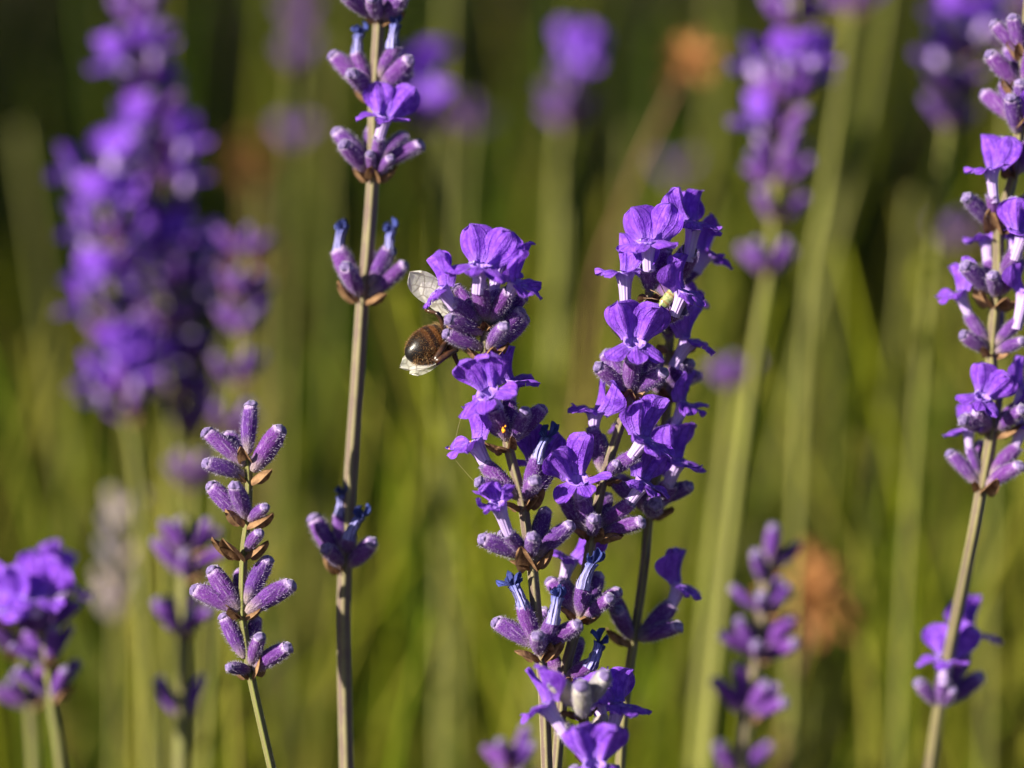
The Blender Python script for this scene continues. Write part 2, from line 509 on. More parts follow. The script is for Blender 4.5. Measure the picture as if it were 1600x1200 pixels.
CURLED = [petal_meshes(90 + s, 'curled') for s in range(2)]
COROLLA = [joined_corolla(s) for s in range(5)]
WILTS = [wilt_mesh(s) for s in range(6)]
BRACTS = [bract_mesh(s) for s in range(6)]

# ------------------------------------------------------------------ stalks
FACE = {'F': (0, 0, 1), 'L': (-1, 0, .25), 'R': (1, 0, .25), 'FL': (-.75, 0, .75), 'FR': (.75, 0, .75),
        'B': (0, 0, -1), 'BL': (-.75, 0, -.6), 'BR': (.75, 0, -.6), 'FFL': (-.35, 0, 1), 'FFR': (.35, 0, 1)}

def stem_mesh(pts, rads, mat, hairs):
    mb = MB(); n = 16; rings = []; cols = []; fr = frames(pts); ln = 0
    for q, (p, (t, a, b), r) in enumerate(zip(pts, fr, rads)):
        if q: ln += (p - pts[q - 1]).length
        rings.append([p + (a * math.cos(6.2832 * i / n) + b * math.sin(6.2832 * i / n)) * r * (1 + .10 * math.cos(4 * 6.2832 * i / n)) for i in range(n)])
        cols.append([(ln, i / n, 0, 0) for i in range(n)])
    mb.ring_tube(rings, cols, 0, True, True)
    for q in range(hairs):
        i = random.randrange(len(pts) - 1); f = random.random()
        p = pts[i].lerp(pts[i + 1], f); t, a, b = fr[i]; th = random.uniform(0, 6.283)
        d = a * math.cos(th) + b * math.sin(th)
        mb.sliver(p + d * rads[i], (d + t * random.uniform(-.4, .4)).normalized(), random.uniform(.0001, .0003), .00003, 1, (0, 0, 0, 0))
    return mb.mesh('stem', [mat, M_HAIR])

class Stalk:
    def __init__(s, label, pts, wpx=20, mat=None, hairs=0, group=None, depth=0.0, name='lavender_stalk', cat='lavender', taper=.8, root_dx=0.0, soft=False):
        """pts: (px, py[, extra depth]) from the top of the stem down; the stem goes on from the last one into the ground"""
        s.depth = depth; s.soft = soft or depth > .03
        P3 = [P(q[0], q[1], depth + (q[2] if len(q) > 2 else 0)) for q in pts]
        last = P3[-1]; prev = P3[-2]
        dirv = (last - prev).normalized()
        dz = last.z
        slope = Vector((dirv.x, dirv.y, 0)) / max(.2, -dirv.z)
        mid = last + Vector((0, 0, -dz * .5)) + slope * dz * .42
        root = last + Vector((0, 0, -dz - .004)) + slope * dz * .6 + Vector((root_dx, 0, 0))
        s.nvis = len(P3)
        path = spline(P3, 5)
        path += spline([last, mid, root], 6)[1:]
        s.root = Vector((root.x, root.y, 0))
        s.path = path
        rad0 = wpx * .5 * k_at(depth)
        rads = [rad0 * (taper + (1 - taper) * min(1, q / (len(P3) * 5))) for q in range(len(path))]
        s.o = thing(name, label, cat, s.root, group)
        M = Matrix.Translation(s.root)
        me = stem_mesh([p - s.root for p in path], rads, mat or M_STEM, hairs)
        child('stem', me, s.o, M)
        s.rad = rad0
        s.cnt = 0
    def near(s, p):
        return min(s.path, key=lambda q: (q - p).length_squared)
    def up_at(s, p):
        i = min(range(len(s.path)), key=lambda q: (s.path[q] - p).length_squared)
        return (s.path[max(i - 1, 0)] - s.path[min(i + 1, len(s.path) - 1)]).normalized()
    def add_calyx(s, B, dirv, facing, length, kind, pale=False, name=None):
        opened = kind in ('open', 'wilt', 'curl')
        lst = CALYX[('w' if pale else 's' if s.soft else 'p', opened)]
        M = frame_matrix(B, dirv, facing, length / LC)
        nm = {'bud': 'bud', 'open': 'flower', 'wilt': 'withered_flower', 'curl': 'flower'}[kind]
        s.cnt += 1
        return child(nm, random.choice(lst), s.o, M), M
    def corolla(s, cx, T, axis, facing, tubelen, size, style='open', simple=False, v=None):
        if style == 'wilt':
            child('withered_corolla', random.choice(WILTS), cx, frame_matrix(T, axis, facing, size)); return
        if simple:
            child('corolla', random.choice(COROLLA), cx, frame_matrix(T, axis, facing, size)); return
        child('corolla_tube', random.choice(TUBES), cx, frame_matrix(T, axis, facing, (size, size, tubelen / TUBE_L)))
        O = T + axis.normalized() * tubelen
        M = frame_matrix(O, axis, facing, size)
        lst = (CURLED if style == 'curl' else PETALS)
        for nm, me in (lst[v % len(lst)] if v is not None else random.choice(lst)):
            child(nm, me, cx, M)
    def place(s, kind, bx, by, tx, ty, sg=1, th=None, face=None, size=1.0, pale=False, L=70, dd=0.0, v=None, node=None):
        """one floret read off the photograph: base and tip of the calyx in pixels; what foreshortening leaves over goes in depth (sg = +1 towards the camera)"""
        d = s.depth + dd
        B0 = P(bx, by, d); st = s.near(B0) if node is None else P(*node, s.depth)
        k = k_at(d)
        tip_v = Vector((tx - bx, by - ty)); pl = tip_v.length
        dep = sg * math.sqrt(max(0, (L * size) ** 2 - pl ** 2)) if sg else 0
        dirv0 = camvec(tip_v.x, tip_v.y, dep) * k
        T = B0 + dirv0
        # root the calyx at the stem
        rad = T - st; upv = s.up_at(st); rad = rad - upv * rad.dot(upv)
        rad = rad.normalized() if rad.length > 1e-6 else camvec(0, 0, 1)
        anchor = st + rad * s.rad * .6
        if (anchor - B0).length < .004:
            B = B0.lerp(anchor, .6)
        else:
            B = B0
        dirv = T - B
        f = camvec(*FACE[face]) if face else rad
        cx, M = s.add_calyx(B, dirv, f, dirv.length / 1.04, kind, pale)
        if (anchor - B0).length >= .004:                          # a little stalk where the calyx stands off the stem
            mb = MB(); Mi = M.inverted()
            a0 = st + upv * -.0008
            pts = [Mi @ a0, Mi @ (a0.lerp(B, .55) + upv * -.0004), Mi @ (B + dirv * .08)]
            mb.tube(pts, [.00042, .0004, .00055], 6, 0)
            child('pedicel', mb.mesh('pedicel', [M_STEM]), cx, M)
        if kind in ('open', 'curl', 'wilt'):
            if th:
                ax = camvec(th[0] - tx, ty - th[1], th[2]) * k
            else:
                ax = dirv.normalized() * TUBE_L
            s.corolla(cx, T - dirv * .06, ax, f, ax.length + dirv.length * .05, size * k * 1600 / W0 * W0 / 1600 / (W0 / 1600), 'open' if kind == 'open' else kind, v=v)
        return cx
    def whorl(s, px, py, n=6, az0=None, kinds='b', ang=(26, 52), size=1.0, simple=True, only_back=False, bracts=2, dd=0.0):
        """a ring of florets round the stem, for the side the photograph hides and for stalks out of focus"""
        c = s.near(P(px, py, s.depth + dd)); upv = s.up_at(c)
        r0 = camvec(1, 0, 0); r0 = (r0 - upv * r0.dot(upv)).normalized(); r1 = upv.cross(r0)   # r1 points away from / towards the camera
        if r1.dot(FWD) < 0: r1 = -r1
        a0 = random.uniform(0, 6.283) if az0 is None else az0
        for i in range(n):
            if only_back: az = random.uniform(.25, 2.9)
            else: az = a0 + 6.283 * i / n + random.uniform(-.3, .3)
            rad = r0 * math.cos(az) + r1 * math.sin(az)
            a = R(random.uniform(*ang))
            dv = upv * math.cos(a) + rad * math.sin(a)
            kd = random.choice(kinds)
            kind = {'b': 'bud', 'o': 'open', 'w': 'wilt'}[kd]
            ln = LC * size * random.uniform(.85, 1.1)
            B = c + rad * s.rad * .7 + upv * random.uniform(-.0004, .0006)
            cx, M = s.add_calyx(B, dv, rad, ln, kind)
            if kind != 'bud':
                ax = (dv * .6 + upv * .5 + rad * .2).normalized()
                s.corolla(cx, B + dv * ln * .97, ax, rad, TUBE_L * size, size, kind, simple=simple)
        s.bracts(px, py, bracts, dd=dd)
    def bracts(s, px, py, n=2, dd=0.0, scale=1.0, sides=None):
        c = s.near(P(px, py, s.depth + dd)); upv = s.up_at(c)
        for i in range(n):
            sd = sides[i] if sides else random.choice([(1, 0, .4), (-1, 0, .4), (.3, 0, 1), (-.5, 0, .8)])
            rad = camvec(*sd); rad = (rad - upv * rad.dot(upv)).normalized()
            z = (upv * 1.0 - rad * random.uniform(-.2, .25)).normalized()
            child('bract', random.choice(BRACTS), s.o, frame_matrix(c + rad * s.rad * .75 - upv * .0006, z, rad, scale * random.uniform(.75, 1.05)))

# ------------------------------------------------------------------ the setting: ground and the mass of the lavender bushes
def build_ground():
    mb = MB(); n = 60; S = 60.0
    xs = [-S] + [-3 + 6 * i / n for i in range(n + 1)] + [S]
    ys = [-S] + [-1.5 + 7 * i / n for i in range(n + 1)] + [S]
    ids = [[mb.vert((x, y, (noise.noise(Vector((x * 3, y * 3, 0))) * .02 + noise.noise(Vector((x * 14, y * 14, 4))) * .008 - .02) if abs(x) < 4 and -2 < y < 6 else -.02)) for y in ys] for x in xs]
    for i in range(len(xs) - 1):
        for j in range(len(ys) - 1):
            mb.face((ids[i][j], ids[i + 1][j], ids[i + 1][j + 1], ids[i][j + 1]))
    m, nt = nodes_of('soil'); g = G(nt); ob = g.obj()
    a = g.noise(9, 6, .65, ob); b = g.noise(120, 4, .7, ob)
    c = g.mix(g.ramp(a, .3, .7), (.06, .045, .03), (.12, .09, .06))
    c = g.mix(g.math('MULTIPLY', g.ramp(b, .5, .7), .5), c, (.2, .16, .1))
    g.finish(c, .95, 0, None, g.bump(b, .01, .8), spec=.1)
    o = link(bpy.data.objects.new('ground', mb.mesh('ground', [m])))
    o['kind'] = 'structure'; o['label'] = 'dark crumbly garden soil under the lavender'
build_ground()

M_BSTEM = mat_blade('stem_mass', .0)
M_LEAF = mat_blade('leaf_mass', .35)
PAL = [(.17, .19, .006), (.09, .13, .004), (.24, .22, .036), (.04, .07, .002), (.02, .035, .002), (.18, .17, .02), (.08, .115, .002)]
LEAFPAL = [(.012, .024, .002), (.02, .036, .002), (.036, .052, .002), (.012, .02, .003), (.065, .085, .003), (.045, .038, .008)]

def stem_mass():
    rs = random.Random(5); mb = MB()
    def one(x, y, h, lean, r, c):
        pts = []; bw = rs.gauss(0, .012)
        for q in range(5):
            t = q / 4
            pts.append(Vector((x + lean[0] * t ** 1.7 + bw * math.sin(3.1 * t), y + lean[1] * t ** 1.5, -.01 + h * t)))
        n = 4; rings = []
        for q, p in enumerate(pts):
            rr = r * (1.15 - .35 * q / 4)
            rings.append([p + Vector((math.cos(6.283 * i / n + .5), math.sin(6.283 * i / n + .5), 0)) * rr for i in range(n)])
        mb.ring_tube(rings, [[(*c, 1)] * n] * 5, 0, False, True)
    for _ in range(6200):
        yd = .62 + 2.9 * rs.random() ** 1.25            # metres from the lens
        x = rs.uniform(-1, 1) * (.24 * yd + .30)
        y = CAM.y + yd
        cl = noise.noise(Vector((x * 15, y * 4, 1.7)))
        if cl < -.05 and rs.random() < .85: continue
        h = (.50 + rs.uniform(-.12, .08)) if yd > .75 else rs.uniform(.36, .47)
        base = PAL[int((noise.noise(Vector((x * 9, y * 4, 9))) * .5 + .5) * 6.99) % 7] if rs.random() < .6 else rs.choice(PAL)
        b = rs.uniform(.75, 1.15)
        one(x, y, h, (rs.gauss(.02, .085) + x * .10, rs.gauss(0, .05)), rs.uniform(.0005, .0011), tuple(min(.8, v * b) for v in base))
    for _ in range(330):                                  # the nearer stems, thin and crossing, that catch the sun
        yd = rs.uniform(.53, .86); x = rs.uniform(-1, 1) * (.2 * yd + .15)
        base = rs.choice(PAL[:4] + PAL[5:]); b = rs.uniform(.7, 1.2)
        one(x, CAM.y + yd, rs.uniform(.30, .50), (rs.gauss(.02, .06) + x * .2, rs.gauss(0, .03)), rs.uniform(.0006, .0012), tuple(min(.8, v * b) for v in base))
    for _ in range(190):                                  # stray grass-thin stalks that lean and cross
        yd = rs.uniform(.50, .74); x = rs.uniform(-1, 1) * (.2 * yd + .12)
        base = rs.choice([PAL[0], PAL[2], PAL[5], PAL[1]]); b = rs.uniform(.8, 1.3)
        one(x, CAM.y + yd, rs.uniform(.33, .50), (rs.gauss(.0, .10), rs.gauss(0, .02)), rs.uniform(.0004, .0009), tuple(min(.8, v * b) for v in base))
    for _ in range(500):                                  # stems of the same bush below the frame
        yd = rs.uniform(.22, .66); x = rs.uniform(-.45, .45)
        one(x, CAM.y + yd, rs.uniform(.18, .34), (rs.gauss(0, .03), rs.gauss(0, .03)), .001, rs.choice(PAL))
    o = link(bpy.data.objects.new('lavender_stem_mass', mb.mesh('lavender_stem_mass', [M_BSTEM])))
    o['kind'] = 'stuff'; o['label'] = 'mass of blurred green and straw coloured lavender stems filling the background'; o['category'] = 'stems'

def leaf_mass():
    rs = random.Random(8); mb = MB()
    for _ in range(52000):
        yd = .25 + 3.7 * rs.random() ** 1.25
        x = rs.uniform(-1, 1) * (.24 * yd + .42)
        y = CAM.y + yd
        hump = .5 + .5 * noise.noise(Vector((x * 4.0, y * 2.6, 3)))
        gap = noise.noise(Vector((x * 15, y * 6, 7)))
        if gap < -.08: continue
        top = (.20 + .26 * hump) if yd > .62 else .2
        if yd > 1.6: top += .06
        z = top * rs.random() ** .55
        az = rs.uniform(0, 6.283); ln = rs.uniform(.035, .10); w = rs.uniform(.0018, .0042); el = rs.uniform(.55, 1.5)
        d = Vector((math.cos(az) * math.cos(el), math.sin(az) * math.cos(el), math.sin(el)))
        s = Vector((-math.sin(az), math.cos(az), 0)) * w * .5
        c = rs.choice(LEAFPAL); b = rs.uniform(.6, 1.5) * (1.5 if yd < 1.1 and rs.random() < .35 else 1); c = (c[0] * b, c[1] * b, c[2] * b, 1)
        p0 = Vector((x, y, z - .01)); p1 = p0 + d * ln * .55; p2 = p0 + d * ln + Vector((math.cos(az), math.sin(az), -.5)) * ln * .2
        fold = s.cross(d).normalized() * w * .18
        ids = [mb.vert(p0 - s * .4, c), mb.vert(p0 + s * .4, c), mb.vert(p1 - s + fold, c), mb.vert(p1 - fold, c), mb.vert(p1 + s + fold, c), mb.vert(p2, c)]
        mb.face((ids[0], ids[3], ids[2])); mb.face((ids[0], ids[1], ids[3])); mb.face((ids[1], ids[4], ids[3]))
        mb.face((ids[2], ids[3], ids[5])); mb.face((ids[3], ids[4], ids[5]))
    o = link(bpy.data.objects.new('lavender_foliage', mb.mesh('lavender_foliage', [M_LEAF])))
    o['kind'] = 'stuff'; o['label'] = 'narrow grey green lavender leaves massed below the flower stems'; o['category'] = 'foliage'
stem_mass()
leaf_mass()

# unseen shrubs added left of the frame to cast broken shade on stems behind
def shrub(label, x, y, h, w, seed, leaves):
    rs = random.Random(seed)
    o = thing('added_shade_shrub', label, 'shrub', Vector((x, y, -.01)), 'unseen shrubs added to shade the lavender bed')
    M = Matrix.Translation(Vector((x, y, -.01)))
    bark = mat_simple('shade_shrub_bark', (.10, .07, .045), (.2, .15, .1), 60, .9, 0, .004)
    mb = MB(); tips = []
    for q in range(9):
        az = 6.283 * q / 9 + rs.uniform(-.3, .3); sp = rs.uniform(.4, 1) * w
        pts = spline([Vector((rs.uniform(-.03, .03), rs.uniform(-.03, .03), 0)), Vector((math.cos(az) * sp * .25, math.sin(az) * sp * .25, h * .3)), Vector((math.cos(az) * sp * .65, math.sin(az) * sp * .65, h * .62)), Vector((math.cos(az) * sp * .8, math.sin(az) * sp * .8, h * rs.uniform(.8, .98)))], 4)
        mb.tube(pts, [.022 * (1 - .8 * i / len(pts)) for i in range(len(pts))], 7, 0); tips += pts[4:]
    child('trunk', mb.mesh('trunk', [bark]), o, M)
    mb = MB()
    clumps = [t + Vector((rs.gauss(0, w * .28), rs.gauss(0, w * .28), rs.gauss(0, h * .08))) for t in tips for _ in range(2)]
    for _ in range(leaves):
        c = rs.choice(clumps); p = c + Vector((rs.gauss(0, .085), rs.gauss(0, .085), rs.gauss(0, .085)))
        d = Vector((rs.gauss(0, 1), rs.gauss(0, 1), rs.gauss(.3, .8))).normalized(); e = d.cross(Vector((rs.random(), rs.random(), rs.random()))).normalized()
        ln = rs.uniform(.03, .06); wd = ln * .22; n = d.cross(e) * wd * .3
        b = rs.uniform(.7, 1.3); cc = (.05 * b, .085 * b, .025 * b, 1)
        i0 = [mb.vert(q, cc) for q in (p, p + d * ln * .5 + e * wd + n, p + d * ln * .5, p + d * ln * .5 - e * wd + n, p + d * ln)]
        mb.face((i0[0], i0[1], i0[2])); mb.face((i0[0], i0[2], i0[3])); mb.face((i0[1], i0[4], i0[2])); mb.face((i0[2], i0[4], i0[3]))
    child('crown', mb.mesh('crown', [M_LEAF]), o, M)
shrub('broad unseen shrub added to shade the lavender bed, lowest of the row', -1.60, .0, 1.75, .46, 1, 22000)
shrub('tall unseen shrub added to shade the bed, middle of the row', -1.72, .9, 1.95, .52, 2, 22000)
shrub('tallest unseen shrub added to shade the bed, end of the row', -1.85, 1.95, 2.15, .6, 3, 22000)

# ------------------------------------------------------------------ A: the stalk the bee hangs on
A = Stalk('sharp lavender stalk with the honeybee hanging on its top flowers', [(757, 495), (759, 520), (758, 552), (771, 610), (790, 680), (796, 706), (811, 762), (817, 788), (823, 830), (831, 880), (838, 955), (845, 1022), (851, 1110), (855, 1215)], 17, M_STEMP, 500)
f = A.place
f('open', 760, 500, 748, 445, 1, (751, 415, 8), 'FFL', 1.14, v=0)
f('open', 762, 502, 772, 448, -1, (780, 412, -4), 'BR', .95, dd=.002, v=1)
f('open', 747, 503, 703, 472, 1, (688, 452, 4), 'L', 1.0, v=2)
f('bud', 752, 500, 710, 449, -1)
f('open', 766, 503, 799, 455, 1, (808, 441, 6), 'R', 1.0, v=3)
f('bud', 768, 508, 821, 464, 0, dd=.0015)
A.bracts(757, 506, 3, scale=.6, sides=[(-.5, 0, 1), (.6, 0, .8), (0, 0, 1)])
f('bud', 750, 522, 703, 492, 1)
f('bud', 755, 547, 698, 516, 1)
f('bud', 768, 547, 786, 503, 1)
f('bud', 776, 545, 814, 484, 0)
f('bud', 778, 545, 822, 496, -1)
A.bracts(757, 552, 3, sides=[(-1, 0, .5), (1, 0, .5), (.4, 0, .9)])
f('open', 792, 688, 773, 628, 1, (762, 610, 14), 'FFL', 1.12, v=4)
f('open', 797, 686, 798, 620, -1, (802, 592, 4), 'R', .95, dd=.0012, v=5)
f('bud', 800, 690, 823, 642, 1)
f('bud', 803, 688, 843, 632, -1, dd=.001)
f('bud', 779, 683, 753, 638, -1)
A.bracts(793, 694, 3, scale=.8)
f('open', 807, 779, 755, 719, 1, (738, 688, 2), 'L', 1.12, v=6)
f('bud', 804, 776, 748, 746, 1)
f('bud', 830, 779, 832, 741, 1)
f('wilt', 824, 776, 843, 712, 0, (845, 690, 0), 'FR', 1.0)
f('bud', 841, 779, 866, 720, -1)
f('open', 822, 778, 838, 735, -1, (840, 722, -6), 'B', .95)
A.bracts(817, 788, 3, sides=[(1, 0, .5), (.6, 0, .9), (-1, 0, .4)])
f('bud', 808, 868, 754, 834, 1)
f('curl', 818, 868, 790, 822, 1, (776, 782, 14), 'FFL', 1.0, v=0)
f('bud', 830, 873, 832, 833, 1)
f('bud', 846, 868, 888, 814, 1)
f('bud', 838, 862, 848, 795, -1)
A.whorl(831, 880, 2, kinds='b', only_back=True, bracts=0)
A.bracts(831, 881, 3, sides=[(-1, 0, .6), (1, 0, .3), (-.4, 0, 1)])
f('bud', 838, 1013, 778, 964, 1)
f('wilt', 836, 1004, 815, 940, 1, (806, 915, 0), 'FL', 1.0)
f('bud', 843, 1018, 839, 982, 1)
f('wilt', 852, 1013, 865, 960, 1, (870, 935, 0), 'FR', 1.0)
f('bud', 859, 1008, 901, 967, 1)
A.whorl(845, 1022, 2, kinds='b', only_back=True, bracts=0)
A.bracts(845, 1023, 3, sides=[(-1, 0, .6), (1, 0, .5), (.5, 0, 1)])

# ------------------------------------------------------------------ B1 and B2: the pair right of it
B1 = Stalk('sharp lavender stalk crowned by many open flowers, a leafhopper near its top', [(1016, 440), (1014, 462), (1004, 530), (985, 613), (958, 700), (943, 748), (934, 790), (926, 834), (916, 890), (906, 962), (892, 1012), (882, 1060), (868, 1215)], 16, M_STEMP, 400, depth=.004)
f = B1.place
f('open', 1016, 452, 1010, 411, 1, (1009, 380, 6), 'FFL', 1.1, v=2)
f('bud', 1024, 452, 1039, 387, 0)
f('open', 1018, 455, 1038, 380, -1, (1046, 345, -3), 'FL', .98, dd=.004, v=7)
f('open', 1008, 500, 973, 468, 1, (972, 428, 4), 'FL', 1.0, v=5)
B1.bracts(1014, 462, 3, scale=.7, sides=[(-.5, 0, 1), (.5, 0, 1), (1, 0, .2)])
f('open', 984, 607, 987, 556, 1, (989, 534, 15), 'F', 1.1, v=0)
f('bud', 978, 608, 932, 571, 1)
f('bud', 978, 603, 952, 548, -1)
f('bud', 994, 608, 1035, 576, 1)
f('bud', 1003, 545, 953, 500, 0, dd=.001)
B1.whorl(985, 613, 2, kinds='bo', only_back=True, bracts=0, simple=False)
B1.bracts(985, 614, 3, scale=.75, sides=[(0, 0, 1), (-1, 0, .3), (1, 0, .4)])
f('open', 940, 735, 927, 664, -1, (929, 640, 4), 'L', .98, dd=.001, v=3)
f('bud', 946, 745, 963, 717, 1, L=52)
f('open', 955, 738, 993, 703, 1, (1006, 684, 8), 'FR', 1.08, v=6)
f('bud', 945, 742, 936, 682, -1)
f('bud', 948, 742, 985, 780, -1, L=56)
B1.bracts(943, 749, 2, scale=.6)
f('open', 922, 828, 903, 770, 1, (900, 745, 16), 'FFR', 1.05, v=1)
f('bud', 912, 828, 880, 779, -1)
f('bud', 918, 826, 911, 769, -1)
f('bud', 925, 836, 928, 800, 1)
f('open', 940, 822, 988, 779, 1, (1008, 750, 6), 'FR', 1.0, v=4)
f('bud', 943, 833, 1001, 808, 1)
f('bud', 934, 826, 950, 772, -1)
B1.bracts(926, 835, 3, sides=[(-1, 0, .5), (1, 0, .5), (.3, 0, 1)])
f('open', 902, 958, 880, 905, -1, (890, 872, 0), 'L', .95, dd=.002)
f('wilt', 908, 962, 912, 906, 1, (916, 885, 0), 'F', 1.0)
f('bud', 900, 960, 866, 902, -1)
f('bud', 915, 963, 954, 932, 1)
f('bud', 914, 960, 938, 900, -1)
f('bud', 896, 958, 884, 905, 0, dd=.001)
B1.whorl(906, 963, 2, kinds='b', only_back=True, bracts=0)
B1.bracts(906, 965, 3, scale=.8)
f('wilt', 884, 1058, 926, 1032, 1, (937, 1012, 0), 'R', 1.0, L=60)
f('bud', 880, 1058, 848, 1000, -1)
f('bud', 886, 1060, 905, 1000, -1)
B1.bracts(882, 1062, 2, scale=.7)

B2 = Stalk('slender lavender stalk leaning behind the open flowered one, side floret reaching out', [(1050, 430), (1052, 470), (1046, 545), (1044, 620), (1035, 700), (1016, 802), (1007, 885), (990, 1000), (984, 1040), (973, 1135), (968, 1215)], 15, M_STEM, 250, depth=.013)
f = B2.place
f('open', 1064, 435, 1075, 392, 1, (1082, 350, 4), 'FR', 1.0, v=0, dd=-.004)
f('open', 1066, 448, 1094, 417, 0, (1106, 396, -3), 'R', 1.0, v=3)
f('open', 1034, 502, 1055, 484, 1, (1065, 458, 5), 'R', 1.0, v=2, dd=-.008)
f('bud', 1050, 470, 1020, 420, -1)
f('open', 1052, 520, 1062, 475, -1, (1080, 452, 0), 'R', .95, v=6)
B2.bracts(1052, 470, 2)
f('open', 1047, 600, 1056, 560, 1, (1073, 531, 2), 'R', 1.0, v=5)
f('bud', 1042, 535, 1040, 485, 1)
f('bud', 1046, 612, 1092, 578, -1)
f('bud', 1044, 612, 1042, 562, -1)
f('bud', 1044, 614, 1072, 560, 1)
f('bud', 1042, 614, 1005, 570, -1)
B2.bracts(1046, 545, 2, sides=[(1, 0, .4), (-.4, 0, 1)])
B2.bracts(1044, 622, 2, sides=[(-.3, 0, 1), (1, 0, .4)])
f('open', 1040, 690, 1056, 655, 1, (1068, 628, 2), 'R', .9, v=1)
f('open', 1022, 795, 1045, 748, 1, (1056, 716, 10), 'FR', 1.05, v=7)
f('bud', 1016, 800, 1022, 778, 1, dd=-.002)
f('bud', 1026, 792, 1074, 751, 1)
f('bud', 1010, 796, 975, 740, -1)
f('bud', 1014, 796, 1010, 735, -1)
f('open', 1030, 700, 1005, 660, -1, (985, 640, 2), 'BL', .95, v=2)
B2.whorl(1018, 795, 2, kinds='bo', only_back=True, bracts=2, simple=False)
f('bud', 982, 992, 954, 928, 1)
f('open', 1004, 994, 1053, 942, 1, (1066, 912, 0), 'R', 1.0, v=2)
f('bud', 1008, 998, 1056, 966, 1)
f('bud', 984, 995, 962, 950, 1)
B2.bracts(990, 1002, 1)

# ------------------------------------------------------------------ G: short pale flower head at the foot of that pair
Gs = Stalk('short lavender stalk with pale woolly calyces and fresh violet flowers', [(910, 1100), (912, 1125), (920, 1180), (922, 1260)], 18, M_STEMG, 100, depth=-.006)
f = Gs.place
f('bud', 899, 1100, 860, 1058, 1, pale=True, dd=-.003)
f('bud', 910, 1122, 907, 1066, 1, pale=True, dd=-.004)
f('bud', 918, 1096, 946, 1050, 1, pale=True, dd=-.002)
f('open', 903, 1165, 874, 1128, 1, (850, 1094, 0), 'L', 1.05, pale=True, v=3)
f('open', 922, 1230, 927, 1205, 1, (927, 1182, 19), 'F', 1.1, pale=True, v=0)
f('open', 940, 1165, 960, 1132, 0, (970, 1098, 0), 'FR', 1.05, pale=True, v=2)
f('open', 930, 1160, 945, 1125, -1, (940, 1110, -6), 'B', .9, pale=True)
f('bud', 935, 1190, 968, 1150, 0, pale=True)
f('bud', 915, 1240, 895, 1195, 1, pale=True)
f('bud', 935, 1240, 963, 1196, 1, pale=True)
Gs.bracts(910, 1112, 2, scale=.8, sides=[(-1, 0, .6), (.8, 0, .6)])
Gs.bracts(920, 1185, 2)

# ------------------------------------------------------------------ C: small stalk of closed buds
C = Stalk('thin lavender stalk carrying only closed buds and curled brown bracts', [(386, 712), (389, 745), (387, 812), (381, 862), (379, 958), (384, 1000), (391, 1050), (405, 1115), (428, 1215)], 13, M_STEMG, 350, depth=.002)
f = C.place
f('bud', 385, 706, 386, 630, 0)
f('bud', 396, 738, 441, 670, 0)
f('bud', 380, 727, 329, 667, 1)
f('bud', 382, 722, 354, 673, -1)
f('bud', 376, 741, 326, 714, 1, L=62)
C.bracts(388, 708, 1, scale=.7, sides=[(-.2, 0, 1)])
C.bracts(390, 745, 2, scale=1.0, sides=[(1, 0, .4), (-1, 0, .5)])
f('bud', 377, 806, 327, 758, 0)
f('bud', 383, 808, 374, 750, 1)
f('bud', 388, 815, 418, 786, 1, L=55)
C.bracts(386, 815, 2, sides=[(-1, 0, .5), (.8, 0, .6)])
f('bud', 388, 858, 407, 824, 1, L=50)
C.bracts(380, 860, 3, scale=1.3, sides=[(-1, 0, .4), (1, 0, .4), (-.6, 0, .8)])
f('bud', 370, 951, 308, 911, 0)
f('bud', 373, 950, 329, 889, 1)
f('bud', 387, 955, 451, 905, 0)
f('bud', 386, 946, 413, 870, 0)
f('bud', 379, 945, 372, 890, -1)
C.bracts(379, 960, 3, sides=[(-1, 0, .5), (1, 0, .3), (-.5, 0, .9)])
f('bud', 381, 1027, 350, 961, 0)
f('bud', 392, 1045, 361, 1034, 1, L=55)
f('bud', 395, 1040, 408, 986, 1)
f('bud', 400, 1043, 448, 1000, 1)
f('bud', 386, 1030, 395, 966, -1)
C.bracts(390, 1050, 2, sides=[(.9, 0, .6), (-1, 0, .6)])

# ------------------------------------------------------------------ D: tall stalk with widely spaced whorls
Dk = Stalk('tall lavender stalk with widely spaced whorls and long bare mauve stem', [(594, -60), (592, 30), (588, 100), (585, 150), (584, 215), (583, 275), (574, 400), (567, 464), (558, 600), (549, 730), (539, 887), (537, 1000), (542, 1215)], 21, M_STEMP, 0, depth=.015)
f = Dk.place
f('bud', 582, 24, 545, -8, 1)
f('bud', 591, 31, 585, 0, 1)
f('bud', 606, 27, 634, 0, 1)
f('bud', 600, 24, 615, -40, 0)
f('bud', 585, 20, 570, -40, -1)
Dk.bracts(592, 33, 3)
f('wilt', 576, 141, 556, 80, 0, (556, 60, 0), 'FL', .9)
f('bud', 572, 142, 524, 80, 0)
f('bud', 574, 147, 554, 112, 1)
f('wilt', 596, 122, 616, 68, 1, (617, 48, 0), 'R', .9)
f('bud', 602, 140, 644, 98, 1)
f('bud', 600, 145, 640, 108, -1)
Dk.bracts(585, 150, 3, sides=[(-1, 0, .5), (1, 0, .3), (0, 0, 1)])
f('bud', 572, 266, 533, 198, 0)
f('bud', 574, 267, 542, 222, 1)
f('open', 591, 263, 596, 212, 1, (604, 185, 6), 'F', .95, v=1)
f('bud', 600, 258, 627, 203, -1)
f('bud', 602, 262, 654, 219, 1)
f('bud', 586, 268, 580, 243, 1, L=50)
f('bud', 596, 269, 612, 246, 1, L=50)
f('bud', 582, 260, 580, 195, -1)
Dk.bracts(584, 274, 3, sides=[(-1, 0, .5), (1, 0, .3), (0, 0, 1)])
f('wilt', 562, 456, 527, 386, 0, (526, 366, 0), 'L', .9)
f('bud', 563, 458, 541, 418, 1)
